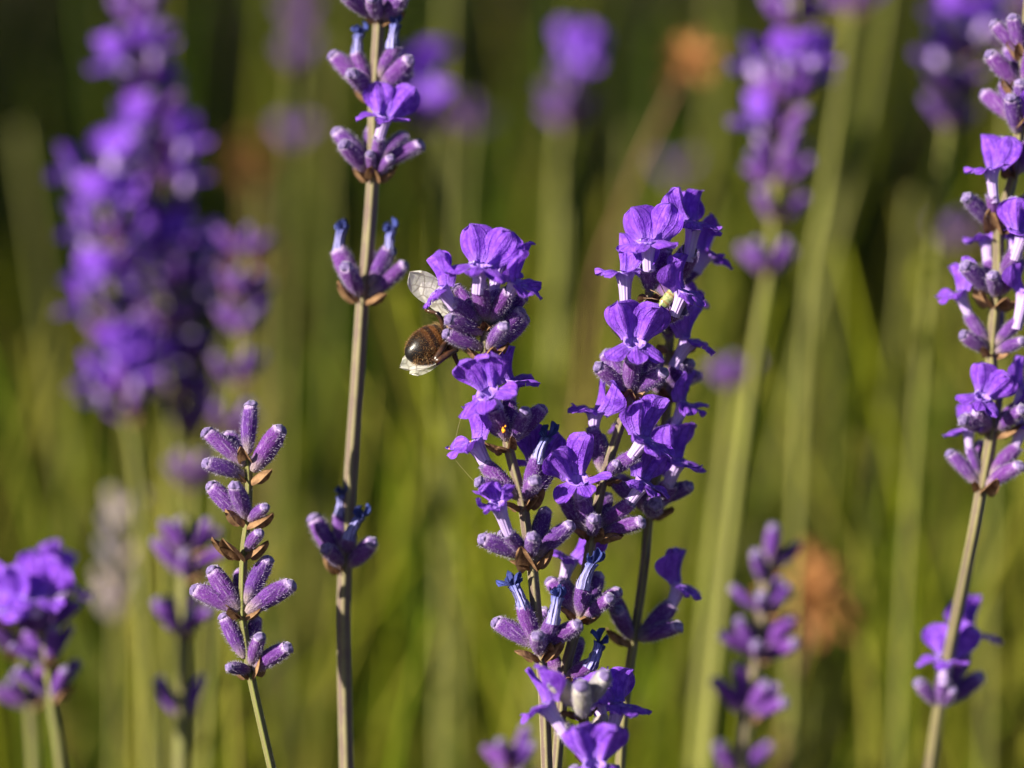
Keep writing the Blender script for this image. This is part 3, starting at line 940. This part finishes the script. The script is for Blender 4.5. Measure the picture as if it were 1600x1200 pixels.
f('wilt', 580, 450, 611, 388, 0, (607, 366, 0), 'R', .85)
f('bud', 580, 461, 634, 415, 0)
f('bud', 572, 452, 580, 395, -1)
Dk.bracts(567, 465, 2, sides=[(-1, 0, .5), (1, 0, .5)])
f('bud', 530, 874, 490, 807, 0)
f('bud', 532, 876, 514, 848, 1)
f('wilt', 535, 868, 532, 800, -1, (531, 780, 0), 'L', .9)
f('wilt', 542, 872, 550, 832, 1, (556, 808, 0), 'R', .9)
f('bud', 546, 878, 586, 844, 1)
Dk.bracts(539, 888, 2)

# ------------------------------------------------------------------ E: stalk cut by the edge of the picture
E = Stalk('sunlit lavender stalk with pale tubed flowers above a long stem shaded dark below', [(1612, -60), (1604, 60), (1594, 190), (1584, 272), (1570, 320), (1560, 355), (1560, 415), (1556, 473), (1549, 550), (1551, 600), (1550, 672), (1534, 762), (1520, 840), (1503, 925, .006), (1485, 1010, .012), (1468, 1105, .018), (1452, 1215, .024)], 19, M_STEM, 100, depth=.014)
f = E.place
f('bud', 1588, 205, 1571, 155, 1)
f('bud', 1598, 190, 1590, 128, 1)
E.whorl(1603, 75, 6, kinds='bbo', simple=False)
E.whorl(1599, 140, 5, kinds='bb', simple=False)
E.whorl(1594, 200, 3, kinds='b', only_back=True)
f('bud', 1600, 200, 1640, 150, 0)
f('open', 1600, 180, 1625, 120, 0, (1635, 90, 0), 'R', .95)
f('bud', 1582, 266, 1577, 210, -1)
f('bud', 1580, 270, 1575, 238, 1, L=52)
f('bud', 1592, 268, 1630, 225, 0)
f('open', 1592, 270, 1610, 215, 1, (1618, 190, 0), 'FR', .95)
E.bracts(1584, 273, 2)
f('open', 1551, 350, 1545, 302, 1, (1541, 266, 4), 'FL', .9, v=5)
f('bud', 1543, 349, 1506, 305, 1)
f('bud', 1562, 352, 1576, 312, 1)
f('bud', 1570, 350, 1612, 300, 0)
f('open', 1572, 430, 1580, 395, 1, (1588, 368, 10), 'FFR', 1.0, v=7)
E.bracts(1560, 356, 3)
f('bud', 1540, 453, 1504, 409, 1)
f('bud', 1554, 464, 1543, 425, 1)
f('bud', 1566, 462, 1588, 408, 1)
f('open', 1550, 462, 1546, 402, -1, (1545, 372, 0), 'L', .9, v=3)
f('open', 1564, 460, 1580, 400, -1, (1590, 372, 0), 'R', .9)
E.bracts(1556, 474, 3)
f('open', 1543, 541, 1511, 487, 1, (1496, 455, 2), 'L', .85, v=6)
f('bud', 1541, 546, 1498, 523, 1, L=56)
f('open', 1558, 541, 1588, 497, 1, (1598, 455, 0), 'R', .9, v=2)
f('bud', 1558, 549, 1592, 532, 1, L=54)
f('bud', 1552, 540, 1565, 480, -1)
E.bracts(1549, 552, 2)
f('open', 1548, 665, 1518, 640, 1, (1524, 618, 16), 'FFL', .85, v=0)
f('bud', 1556, 668, 1590, 640, 1)
f('bud', 1544, 668, 1498, 648, 1)
f('bud', 1556, 660, 1562, 600, -1)
f('open', 1560, 662, 1592, 630, 0, (1602, 606, 0), 'R', .9)
E.bracts(1550, 673, 2)
f('bud', 1528, 753, 1490, 702, 0)
f('open', 1528, 750, 1514, 695, 1, (1512, 668, 0), 'FL', .8, v=4)
f('bud', 1544, 757, 1584, 718, 1)
f('open', 1545, 750, 1590, 692, 0, (1602, 660, 0), 'R', .9)
f('bud', 1538, 748, 1542, 690, -1)
E.bracts(1534, 764, 2)
f('bud', 1465, 1095, 1436, 1058, 1, L=56, dd=.018)
f('open', 1472, 1095, 1468, 1050, 1, (1470, 1022, 8), 'FFL', .95, dd=.018, v=1)
f('open', 1482, 1085, 1508, 1020, 0, (1520, 985, 0), 'FR', 1.0, dd=.018, v=6)
f('bud', 1480, 1093, 1530, 1050, 0, dd=.018)
f('bud', 1472, 1098, 1482, 1070, 1, L=50, dd=.018)
f('wilt', 1476, 1090, 1488, 1030, -1, dd=.018)

# ------------------------------------------------------------------ I: blurred stalk of buds, lower right
I = Stalk('blurred lavender stalk of tight buds beside the brown dead flower head', [(1204, 850), (1198, 900), (1192, 955), (1182, 1025), (1167, 1118), (1158, 1215)], 24, M_STEMP, 0, depth=.058)
f = I.place
for a_ in [(1206, 880, 1206, 818), (1214, 890, 1245, 848), (1190, 905, 1178, 858), (1190, 950, 1142, 920), (1200, 950, 1234, 918), (1192, 960, 1186, 920),
           (1180, 1022, 1128, 982), (1182, 1020, 1154, 962), (1184, 1030, 1178, 995), (1190, 1020, 1232, 960), (1192, 1025, 1240, 1004),
           (1162, 1112, 1120, 1056), (1166, 1110, 1163, 1038), (1170, 1112, 1193, 1060), (1174, 1114, 1222, 1088), (1168, 1116, 1180, 1078)]:
    f('bud', *a_, random.choice((1, 0, 1)), L=72)
for q in ((1192, 955), (1182, 1025), (1167, 1118)):
    I.whorl(*q, 2, only_back=True, bracts=1)

# ------------------------------------------------------------------ other stalks out of focus
def blurred(label, pts, whorls, depth, wpx=20, mat=None, kinds='bo', n=5, size=1.0, simple=True, group=None, name='lavender_stalk', **kw):
    s = Stalk(label, pts, wpx * (.58 if depth > .08 else .85), (M_STEMB if depth > .08 else mat), 0, group, depth, name=name, **kw)
    for w_ in whorls:
        s.whorl(w_[0], w_[1], max(3, w_[2] - (4 if w_[2] > 8 else 2)) if len(w_) > 2 else n, kinds=w_[3] if len(w_) > 3 else kinds, size=size, simple=simple, bracts=1)
    return s

SZ = lambda d: (D0 + d) / D0            # keeps a far floret's true size
blurred('dense violet lavender spike rising out of the top edge, most crowded of all', [(205, -80), (218, 20), (232, 130), (250, 230), (262, 330), (285, 450), (300, 600), (300, 760), (292, 1215)],
        [(205, -60), (212, -5, 9, 'bbo'), (218, 45, 9, 'bbo'), (224, 95, 9, 'bbo'), (232, 145, 9, 'bbo'), (240, 195, 9, 'bbo'), (248, 245, 9, 'bbo'), (254, 290, 10, 'ob'), (262, 345, 9, 'bo'), (276, 410, 8, 'b'), (284, 450, 8, 'bbo'), (292, 510, 8, 'bbo'), (298, 570, 8, 'b'), (302, 630, 8, 'bbo'), (302, 690, 7, 'b'), (300, 745, 7, 'b')], .125, 24, size=1.04)
blurred('wide violet lavender spike with bright open flowers, left of the dark spike', [(165, 300), (170, 400), (178, 480), (186, 560), (196, 640), (215, 760), (235, 1215)],
        [(165, 320, 7, 'ob'), (170, 385, 10, 'ob'), (176, 440, 9, 'bbo'), (180, 495, 9, 'bbo'), (186, 550, 9, 'bbo'), (194, 615, 11, 'ob'), (198, 660, 8, 'bbo')], .115, 24, size=1.05)
blurred('violet lavender spike with a few bright flowers squeezed between two fuller spikes', [(252, 380), (258, 450), (262, 560), (270, 660), (270, 780), (262, 1215)],
        [(252, 430, 6, 'oob'), (260, 520, 6, 'ob'), (266, 620, 6, 'b')], .14, 22, size=1.04)
blurred('dark shaded lavender spike topped by one upright blue violet flower', [(384, 390), (380, 470), (372, 560), (360, 660), (345, 780), (318, 1215)],
        [(384, 405, 5, 'bbo'), (380, 470, 8, 'b'), (374, 530, 7, 'b'), (366, 600, 7, 'b'), (358, 670, 7, 'b')], .115, 20, size=1.00)
K = blurred('lavender stalk with dark blue buds above a single pair of upright mauve buds', [(292, 810), (290, 880), (286, 990), (287, 1060), (285, 1122), (284, 1215)],
            [(292, 870, 7, 'b'), (290, 905, 6, 'b'), (286, 985, 7, 'b')], .062, 26, M_STEMG, size=0.99)
K.place('bud', 278, 1120, 246, 1062, 0, L=75); K.place('bud', 294, 1120, 312, 1056, 0, L=75)
Lk = blurred('stout lavender head with large pale violet petals on a bright green stem', [(66, 930), (72, 1000), (80, 1090), (90, 1150), (98, 1215)],
             [(68, 985, 6, 'b'), (74, 1035, 6, 'b'), (82, 1090, 6, 'b')], .045, 20, M_STEMG, simple=False)
Lk.place('open', 68, 985, 66, 945, 1, (68, 925, 6), 'FFL', 1.25); Lk.place('open', 66, 985, 30, 955, 1, (22, 940, 8), 'FL', 1.2)
Lk.place('open', 72, 985, 86, 940, -1, (92, 920, -4), 'R', 1.1)
blurred('dull purple lavender head standing close behind the stout pale violet one', [(20, 940), (34, 1020), (48, 1100), (56, 1215)], [(20, 960), (30, 1020), (46, 1095)], .07, 22, M_STEMG, kinds='b', size=0.99)
blurred('faded greyish lavender spike gone to seed, no violet left', [(192, 800), (190, 870), (182, 940), (180, 1215)], [], .15, 16, M_STEMG)
FD = bpy.data.objects[[o.name for o in bpy.data.objects if o.get('label', '').startswith('faded')][0]]
Np = blurred('lavender stem tipped by one vivid purple bloom beside the tall bare stalk', [(668, 120), (676, 190), (688, 320), (690, 520), (690, 900), (688, 1215)], [(672, 205, 5, 'b')], .17, 20, M_STEMP, size=1.03)
blurred('lavender stem with one round mauve bud cluster beside the vivid purple bloom', [(742, 150), (735, 200), (722, 330), (716, 700), (716, 1215)], [(738, 200, 6, 'b')], .24, 14, M_STEMG, size=1.00)
Op = blurred('lavender stem ending in one soft violet flower high above the forked pair', [(900, 70), (890, 130), (874, 250), (868, 420), (862, 700), (860, 1215)], [(888, 165, 6, 'b'), (884, 185, 5, 'b')], .2, 24, M_STEMG, size=1.05)
Np.place('open', 668, 185, 664, 150, 1, (662, 138, 14), 'F', 1.1); Np.place('open', 670, 190, 655, 160, 1, (650, 148, 8), 'FL', .9)
Op.place('open', 892, 150, 898, 112, 1, (900, 98, 12), 'F', .85); Op.place('open', 894, 140, 904, 96, 0, (906, 84, 6), 'FFR', .7)
PQ = blurred('long lavender spike of loose dark violet whorls on a pale straw stem', [(1250, -40), (1240, 40), (1226, 140), (1214, 260), (1205, 400), (1185, 520), (1160, 700), (1128, 950), (1100, 1215)],
             [(1250, 10, 9, 'bbo'), (1246, 45, 8, 'bbo'), (1231, 135, 9, 'b'), (1226, 165, 8, 'bbbo'), (1221, 205, 8, 'b'), (1214, 255, 9, 'bbo'), (1210, 285, 7, 'b'), (1206, 330, 5, 'b'), (1202, 425, 9, 'b')], .1, 26, M_STEM, size=1.02)
blurred('lavender spike peeking from the top edge beside the loose dark whorls', [(1340, -60), (1330, 20), (1312, 150), (1290, 300), (1262, 480), (1240, 900), (1230, 1215)], [(1345, -30, 7, 'bo'), (1332, 30, 7, 'bo')], .14, 22, M_STEM, size=1.02)
blurred('deep blue violet lavender head on a nearly black shaded stem', [(1505, 40), (1495, 110), (1478, 220), (1462, 360), (1440, 560), (1415, 900), (1400, 1215)], [(1503, 100, 8, 'oob'), (1494, 150, 8, 'oob'), (1488, 190, 7, 'b')], .13, 18, M_STEMG, size=1.04)
blurred('soft violet lavender head in the corner behind the sunlit stalk', [(1600, 10), (1592, 80), (1570, 260), (1550, 600), (1540, 1215)], [(1600, 30, 6, 'o'), (1594, 90, 6, 'bo')], .17, 18, M_STEMG, size=1.03)
blurred('thick pale straw stem with one mauve bud ball at its tip', [(1146, 590), (1145, 625), (1132, 740), (1112, 900), (1088, 1215)], [(1146, 605, 7, 'b')], .14, 30, M_STEMG, size=1.00)
blurred('faint mauve lavender head behind the deep blue violet one', [(1500, 350), (1492, 400), (1478, 600), (1460, 1215)], [(1496, 385, 6, 'b')], .25, 16, M_STEMG, size=1.00)
blurred('faint mauve lavender spike reaching the top edge by the tall bare stalk', [(470, -40), (468, 60), (462, 160), (455, 300), (440, 700), (430, 1215)], [(470, -20, 6, 'b'), (470, 40, 7, 'b'), (466, 100, 7, 'b'), (458, 235, 6, 'b')], .26, 15, M_STEMG, size=1.02)
blurred('dim dusky lavender bud cluster deep behind the leafhopper stalk', [(1062, 255), (1056, 300), (1044, 500), (1030, 1215)], [(1060, 280, 6, 'b')], .3, 14, M_STEMG)
blurred('short lavender tip with bluish buds poking up under the bee stalk', [(795, 1165), (795, 1205), (792, 1280)], [(795, 1205, 6, 'b'), (794, 1245, 6, 'b')], .06, 18, M_STEM)
blurred('low pair of lavender buds at the foot of the blurred tight budded stalk', [(1150, 1170), (1150, 1215), (1146, 1290)], [(1150, 1215, 6, 'b')], .075, 20, M_STEM, size=1.03)

# ------------------------------------------------------------------ leafless stems behind, told apart as soft pale bars
for (x0, y0, x1, y1, d_, w_, m_) in [(700, -60, 706, 1215, .24, 24, M_STEMP), (1392, -60, 1262, 520, .20, 24, M_STEM), (1425, 300, 1330, 920, .22, 24, M_STEMG), (880, 330, 835, 1215, .2, 24, M_STEMG),
                                     (1300, 300, 1240, 1215, .28, 22, M_STEMG), (512, 60, 470, 1215, .25, 22, M_STEMG), (1118, -60, 1060, 1215, .34, 22, M_STEMG),
                                     (410, 300, 455, 1215, .24, 22, M_STEMG), (30, 200, 140, 1215, .3, 24, M_STEMG), (985, 200, 950, 1215, .3, 22, M_STEMG), (1580, 560, 1520, 1215, .25, 22, M_STEMG)]:
    xm = (x0 + x1) / 2 + random.uniform(-26, 26)
    Stalk('bare out of focus straw green lavender stem without any bloom', [(x0, y0), (xm, (y0 + y1) / 2), (x1, y1)], w_ * random.uniform(.32, .5), M_STEMB, 0, 'bare stems behind the sharp flowers', d_, name='bare_lavender_stalk', cat='lavender')

# faded seed head gets its own pale florets
def faded_head():
    mb_top = [(192, 815), (190, 850), (188, 890), (184, 935), (182, 965)]
    path_d = .15
    for (x, y) in mb_top:
        for q in range(3):
            az = q * 2.09 + random.random(); c = P(x, y, path_d)
            rad = Vector((math.cos(az), math.sin(az), 0)); dv = (rad * .55 + Vector((0, 0, .85))).normalized()
            child('seed_husk', random.choice(CALYX[('f', True)]), FD, frame_matrix(c + rad * .0006, dv, rad, 1.05))
faded_head()

# ------------------------------------------------------------------ brown dead flower heads far behind
def dead_head(label, px, py, d, size, stem_pts):
    s = Stalk(label, stem_pts, 8, M_BRACT, 0, None, d, name='dead_flower_head', cat='dead flower')
    c = P(px, py, d); rs = random.Random(int(px))
    mb = MB()
    for q in range(34):
        v = Vector((rs.gauss(0, 1), rs.gauss(0, 1), rs.gauss(0, 1))).normalized()
        e = v.cross(Vector((rs.random(), rs.random(), rs.random()))).normalized()
        lobe(mb, v * size * .1, v, e, size * rs.uniform(.4, 1.5), size * rs.uniform(.3, .6), rs.uniform(-1, 1), .5, .2, .2, rs, ns=5, nw=4)
    child('withered_petals', mb.mesh('withered_petals', [M_DRY]), s.o, Matrix.Translation(c))
dead_head('round orange brown dead flower head behind the tight budded stalk', 1276, 925, .15, .0085, [(1276, 925), (1262, 990), (1240, 1060), (1215, 1215)])
dead_head('orange brown dead flower head on a leaning stem near the top edge', 1078, 92, .17, .0054, [(1078, 92), (1030, 190), (975, 320), (920, 520), (860, 1215)])
dead_head('dull orange dead flower head behind the dark shaded spike', 396, 420, .33, .0055, [(396, 420), (398, 600), (400, 1215)])
dead_head('dim rusty dead flower head above the dull orange one', 392, 250, .36, .0055, [(392, 250), (400, 600), (408, 1215)])

# ------------------------------------------------------------------ honeybee
def mat_bee():
    m, nt = nodes_of('bee_body'); g = G(nt); ob = g.obj()
    t, u, r, a = g.attr(); nz = g.noise(900, 4, .6, ob)
    band = g.math('SINE', g.math('ADD', g.math('MULTIPLY', r, 6.2832), g.math('MULTIPLY', nz, 1.3)))
    c = g.mix(g.ramp(t, .12, .46), (.008, .005, .003), (.13, .048, .012))
    c = g.mix(g.math('MULTIPLY', g.ramp(band, .5, -.5), .9), c, (.008, .005, .004))
    c = g.mix(g.ramp(a, .34, .52), c, (.008, .007, .007))
    c = g.mix(g.ramp(t, .60, .66), c, (.05, .035, .02))
    g.finish(c, .33, 0, None, g.bump(nz, .00008, .5), spec=.3)
    return m
def build_bee():
    tip = P(634, 557, -.0005); ax = camvec(1.0, .46, -.42).normalized()     # tail to head
    lat = camvec(-.42, 1.0, .06); lat = (lat - ax * lat.dot(ax)).normalized()
    dor = lat.cross(ax).normalized()
    if dor.dot(camvec(-1, .2, 1)) < 0: dor = -dor
    o = thing('honeybee', 'dark banded honeybee seen from behind, clinging to the lavender flowers', 'bee', tip)
    Mo = Matrix.Translation(tip)
    mb = MB(); n = 28
    # (distance from tail tip mm, radius mm, band phase, tail mask)
    prof = [(0, .05), (.12, .5), (.4, .98), (.8, 1.42), (1.3, 1.82), (1.9, 2.18), (2.6, 2.48), (3.3, 2.68), (4.1, 2.78), (4.9, 2.72), (5.7, 2.5), (6.4, 2.05), (6.9, 1.35), (7.2, .75), (7.5, .9), (7.9, 1.7), (8.5, 2.15), (9.3, 2.3), (10.1, 2.15), (10.7, 1.6), (11.1, .7), (11.35, .75), (11.6, 1.5), (12.1, 1.8), (12.7, 1.6), (13.2, .9), (13.4, .1)]
    rings = []; cols = []
    for dmm, r in prof:
        t = dmm / 13.4; ring = []; cc = []
        for i in range(n):
            th = 6.2832 * i / n
            flat = .86 if dmm < 7 else .95
            wob = 1 + (.018 * math.sin(dmm * 4.6)) * (1 if dmm < 7 else 0)
            ring.append(ax * dmm * .001 + (lat * math.cos(th) + dor * math.sin(th) * flat) * r * .001 * wob)
            cc.append((t, i / n, (dmm - .3) / 1.45, max(0, 1 - dmm / 3.2) if math.sin(th) < 1.1 else 0))
        rings.append(ring); cols.append(cc)
    mb.ring_tube(rings, cols, 0, True, True)
    body = child('body', mb.mesh('body', [mat_bee()]), o, Mo)
    # fur
    fur, nt = nodes_of('bee_fur'); g = G(nt); g.finish((.50, .34, .16), .6, .35, (.50, .34, .16, 1), spec=.3)
    fur2, nt = nodes_of('bee_amber_fur'); g = G(nt); g.finish((.20, .09, .03), .6, .3, (.20, .09, .03, 1), spec=.3)
    fb = MB(); rs = random.Random(4)
    def rad(dmm):
        for (a0, r0), (a1, r1) in zip(prof[:-1], prof[1:]):
            if a0 <= dmm <= a1: return r0 + (r1 - r0) * (dmm - a0) / (a1 - a0)
        return .1
    for q in range(9500):
        dmm = rs.choice([rs.uniform(6.2, 11), rs.uniform(6.2, 11), rs.uniform(2.2, 6.6), rs.uniform(2.2, 6.6), rs.uniform(.6, 3), rs.uniform(11.2, 13)])
        th = rs.uniform(0, 6.283); r = rad(dmm)
        rv = lat * math.cos(th) + dor * math.sin(th) * .88
        p = ax * dmm * .001 + rv * r * .001 * .98
        long_ = rs.uniform(.5, 1.2) if dmm > 6 else rs.uniform(.15, .55)
        fb.sliver(p, (rv * (1 if dmm > 6 else .55) - ax * rs.uniform(.2, .9) + lat * rs.uniform(-.3, .3)).normalized(), long_ * .001, .00005, 0 if dmm > 5.2 or rs.random() < .3 else 1, (0, 0, 0, 0))
    child('fur', fb.mesh('fur', [fur, fur2]), o, Mo)
    # wings: two on each side, held out
    wm, nt = nodes_of('bee_wing'); g = G(nt)
    t, u, r, a = g.attr()
    vor = g.n('TexVoronoi', feature='DISTANCE_TO_EDGE'); vor.inputs['Scale'].default_value = 700
    g.l(g.obj(), vor.inputs['Vector'])
    vein = g.math('SUBTRACT', 1.0, g.ramp(vor.outputs[0], .02, .10))
    gl = g.n('BsdfPrincipled'); g.put(gl.inputs['Base Color'], g.mix(g.math('MULTIPLY', vein, .8), (.90, .88, .80), (.12, .09, .05)))
    gl.inputs['Roughness'].default_value = .22; gl.inputs['Specular IOR Level'].default_value = .8
    g.l(g.bump(g.noise(700, 2, .5, g.obj()), .00025, .7), gl.inputs['Normal'])
    tl = g.n('BsdfTranslucent'); tl.inputs[0].default_value = (.92, .9, .82, 1)
    m0 = g.n('MixShader'); m0.inputs[0].default_value = .35; g.l(gl.outputs[0], m0.inputs[1]); g.l(tl.outputs[0], m0.inputs[2])
    tr = g.n('BsdfTransparent'); mx = g.n('MixShader'); g.put(mx.inputs[0], g.math('ADD', g.math('MULTIPLY', vein, .3), .48))
    g.l(tr.outputs[0], mx.inputs[1]); g.l(m0.outputs[0], mx.inputs[2]); om = g.n('OutputMaterial'); g.l(mx.outputs[0], om.inputs[0])
    base_t = tip + ax * .0092 + dor * .0014
    def wing(tipp, wid, off):
        w = MB(); B = base_t + off; Dv = tipp - B
        Ev = Dv.cross(camvec(-.75, .35, 1)).normalized()
        lobe(w, B - tip, Dv, Ev, Dv.length, wid, .25, .12, .05, .05, rs, bw=.22, sm=.68, ns=14, nw=10)
        child('wing', w.mesh('wing', [wm]), o, Mo)
    wing(P(641, 421, -.001), .0042, lat * .0015)
    wing(P(662, 440, .001), .0030, lat * .0012 - ax * .001)
    wing(P(627, 579, .0005), .0038, -lat * .0014)
    wing(P(645, 588, .002), .0028, -lat * .0012 - ax * .001)
    # legs
    lm = mat_simple('bee_leg', (.012, .008, .006), (.07, .028, .012), 800, .3, 0, .0001, .5)
    def leg(pts, r):
        w = MB(); pp = [q - tip for q in pts]
        pp2 = spline(pp, 3); rr = [r[min(len(r) - 1, int(i / 3))] for i in range(len(pp2))]
        w.tube(pp2, rr, 8, 0)
        child('leg', w.mesh('leg', [lm]), o, Mo)
    mm = .001
    leg([P(706, 520, .005), P(696, 516, -.001), P(687, 495, -.002), P(681, 489, -.002), P(670, 486, -.001), P(664, 481, -.001)], [.36 * mm, .36 * mm, .4 * mm, .26 * mm, .3 * mm, .16 * mm])
    leg([P(704, 528, .004), P(695, 538, -.001), P(679, 566, -.002), P(692, 559, -.002), P(706, 550, -.0015), P(716, 546, -.001)], [.4 * mm, .45 * mm, .5 * mm, .46 * mm, .36 * mm, .2 * mm])
    leg([P(712, 530, .005), P(708, 545, .003), P(712, 560, .003), P(720, 575, .004)], [.4 * mm, .42 * mm, .35 * mm, .22 * mm])
    leg([P(716, 512, .006), P(712, 500, .004), P(716, 488, .004), P(722, 480, .004)], [.4 * mm, .42 * mm, .3 * mm, .2 * mm])
    leg([P(722, 528, .008), P(726, 545, .007), P(736, 552, .006)], [.35 * mm, .35 * mm, .2 * mm])
    leg([P(724, 510, .008), P(730, 498, .007), P(742, 494, .005)], [.35 * mm, .35 * mm, .2 * mm])
    em = mat_simple('bee_eye', (.01, .008, .008), (.02, .015, .012), 2000, .2, 0, .00005, .6)
    hd = ax * .0122
    for sgn in (-1, 1):
        w = MB(); cpt = hd + lat * sgn * .0012 + dor * .0003
        rings = []; 
        for q in range(7):
            ph = -1.5 + 3.0 * q / 6
            rings.append([cpt + lat * sgn * .0006 * math.cos(6.283 * i / 12) * math.cos(ph) + ax * .0007 * math.sin(6.283 * i / 12) * math.cos(ph) + dor * .0012 * math.sin(ph) for i in range(12)])
        w.ring_tube(rings, [[(0, 0, 0, 0)] * 12] * 7, 0, True, True)
        child('eye', w.mesh('eye', [em]), o, Mo)
        w = MB(); s0 = hd + ax * .0009 + lat * sgn * .0004
        w.tube([s0, s0 + ax * .0012 + lat * sgn * .0008 + dor * .0006, s0 + ax * .0025 + lat * sgn * .0014], [.00012, .0001, .0001], 6, 0)
        child('antenna', w.mesh('antenna', [em]), o, Mo)
build_bee()

# ------------------------------------------------------------------ leafhopper on the open flowered stalk
def build_hopper():
    tail = P(1060, 447, -.0005); head = P(1031, 482, -.001)
    ax = (head - tail); L = ax.length; ax.normalize()
    lat = ax.cross(camvec(0, 0, 1)).normalized(); dor = lat.cross(ax).normalized()
    if dor.dot(camvec(0, 0, 1)) < 0: dor = -dor
    o = thing('leafhopper', 'tiny green and brown leafhopper wedged between open violet flowers', 'insect', tail)
    Mo = Matrix.Translation(tail); mb = MB(); n = 14; rings = []; cols = []
    for t, r in ((0, .02), (.04, .1), (.15, .2), (.35, .26), (.55, .28), (.62, .25), (.66, .27), (.78, .27), (.84, .22), (.92, .17), (.98, .08), (1, .02)):
        rings.append([ax * t * L + (lat * math.cos(6.283 * i / n) * r + dor * math.sin(6.283 * i / n) * r * .7) * L * .72 for i in range(n)])
        cols.append([(t, 0, 0, 0)] * n)
    mb.ring_tube(rings, cols, 0, True, True)
    m, nt = nodes_of('leafhopper_body'); g = G(nt); t, u, r, a = g.attr(); nz = g.noise(1800, 4, .6, g.obj())
    c = g.mix(g.ramp(nz, .35, .65), (.12, .17, .05), (.34, .33, .15))
    seam = g.math('SINE', g.math('MULTIPLY', t, 19.0))
    c = g.mix(g.math('MULTIPLY', g.ramp(seam, .6, 1), .7), c, (.20, .09, .03))
    g.finish(c, .3, 0, None, g.bump(nz, .0001, .5), spec=.5)
    child('body', mb.mesh('body', [m]), o, Mo)
    lm = mat_simple('leafhopper_leg', (.16, .09, .06), (.3, .2, .12), 900, .5)
    for t0, sd, dx in ((.62, 1, .1), (.62, -1, .1), (.75, 1, .5), (.75, -1, .5), (.5, 1, -.4), (.5, -1, -.4)):
        w = MB(); p = ax * t0 * L + lat * sd * L * .15 - dor * L * .1
        w.tube([p, p + lat * sd * L * .28 + ax * dx * L * .3 + dor * L * .05, p + lat * sd * L * .5 + ax * dx * L * .6 - dor * L * .1], [.00009, .00007, .00005], 5, 0)
        child('leg', w.mesh('leg', [lm]), o, Mo)
    for sd in (1, -1):
        w = MB(); p = ax * L * .97 + lat * sd * L * .06
        w.tube([p, p + ax * L * .12 + lat * sd * L * .14, p + ax * L * .16 + lat * sd * L * .32], [.00006, .00005, .00004], 5, 0)
        child('antenna', w.mesh('antenna', [lm]), o, Mo)
build_hopper()

# ------------------------------------------------------------------ pollen grains on the bee's stalk, and a spider thread
def grain(px, py, d, r):
    rs = random.Random(int(px * 7 + py)); mb = MB(); rings = []
    for q in range(6):
        ph = -1.45 + 2.9 * q / 5
        rings.append([Vector((math.cos(6.283 * i / 8) * math.cos(ph), math.sin(6.283 * i / 8) * math.cos(ph), 1.3 * math.sin(ph))) * r * rs.uniform(.75, 1.2) for i in range(8)])
    mb.ring_tube(rings, [[(0, 0, 0, 0)] * 8] * 6, 0, True, True)
    child('pollen_grain', mb.mesh('pollen_grain', [M_POLLEN]), A.o, Matrix.Translation(P(px, py, d)))
for g_ in ((787, 673, -.0035, .00028), (790, 666, -.0035, .00014), (735, 690, -.0022, .0001), (786, 669, -.0036, .00013), (702, 701, -.0015, .0001)):
    grain(*g_)
def thread():
    p0, p1 = P(722, 646, -.0005), P(756, 768, -.0005)
    pts = spline([p0, P(713, 680, -.001), P(709, 712, -.001), P(728, 738, -.001), p1], 5)
    mb = MB(); mb.tube([p - p0 for p in pts], [.000012] * len(pts), 5, 0)
    m = mat_simple('spider_silk', (.6, .5, .3), (.7, .6, .4), 500, .3, .3)
    o = link(bpy.data.objects.new('spider_thread', mb.mesh('spider_thread', [m])))
    o.location = p0
    o['label'] = 'fine spider thread strung beside the side facing flower below the bee'; o['category'] = 'thread'
thread()
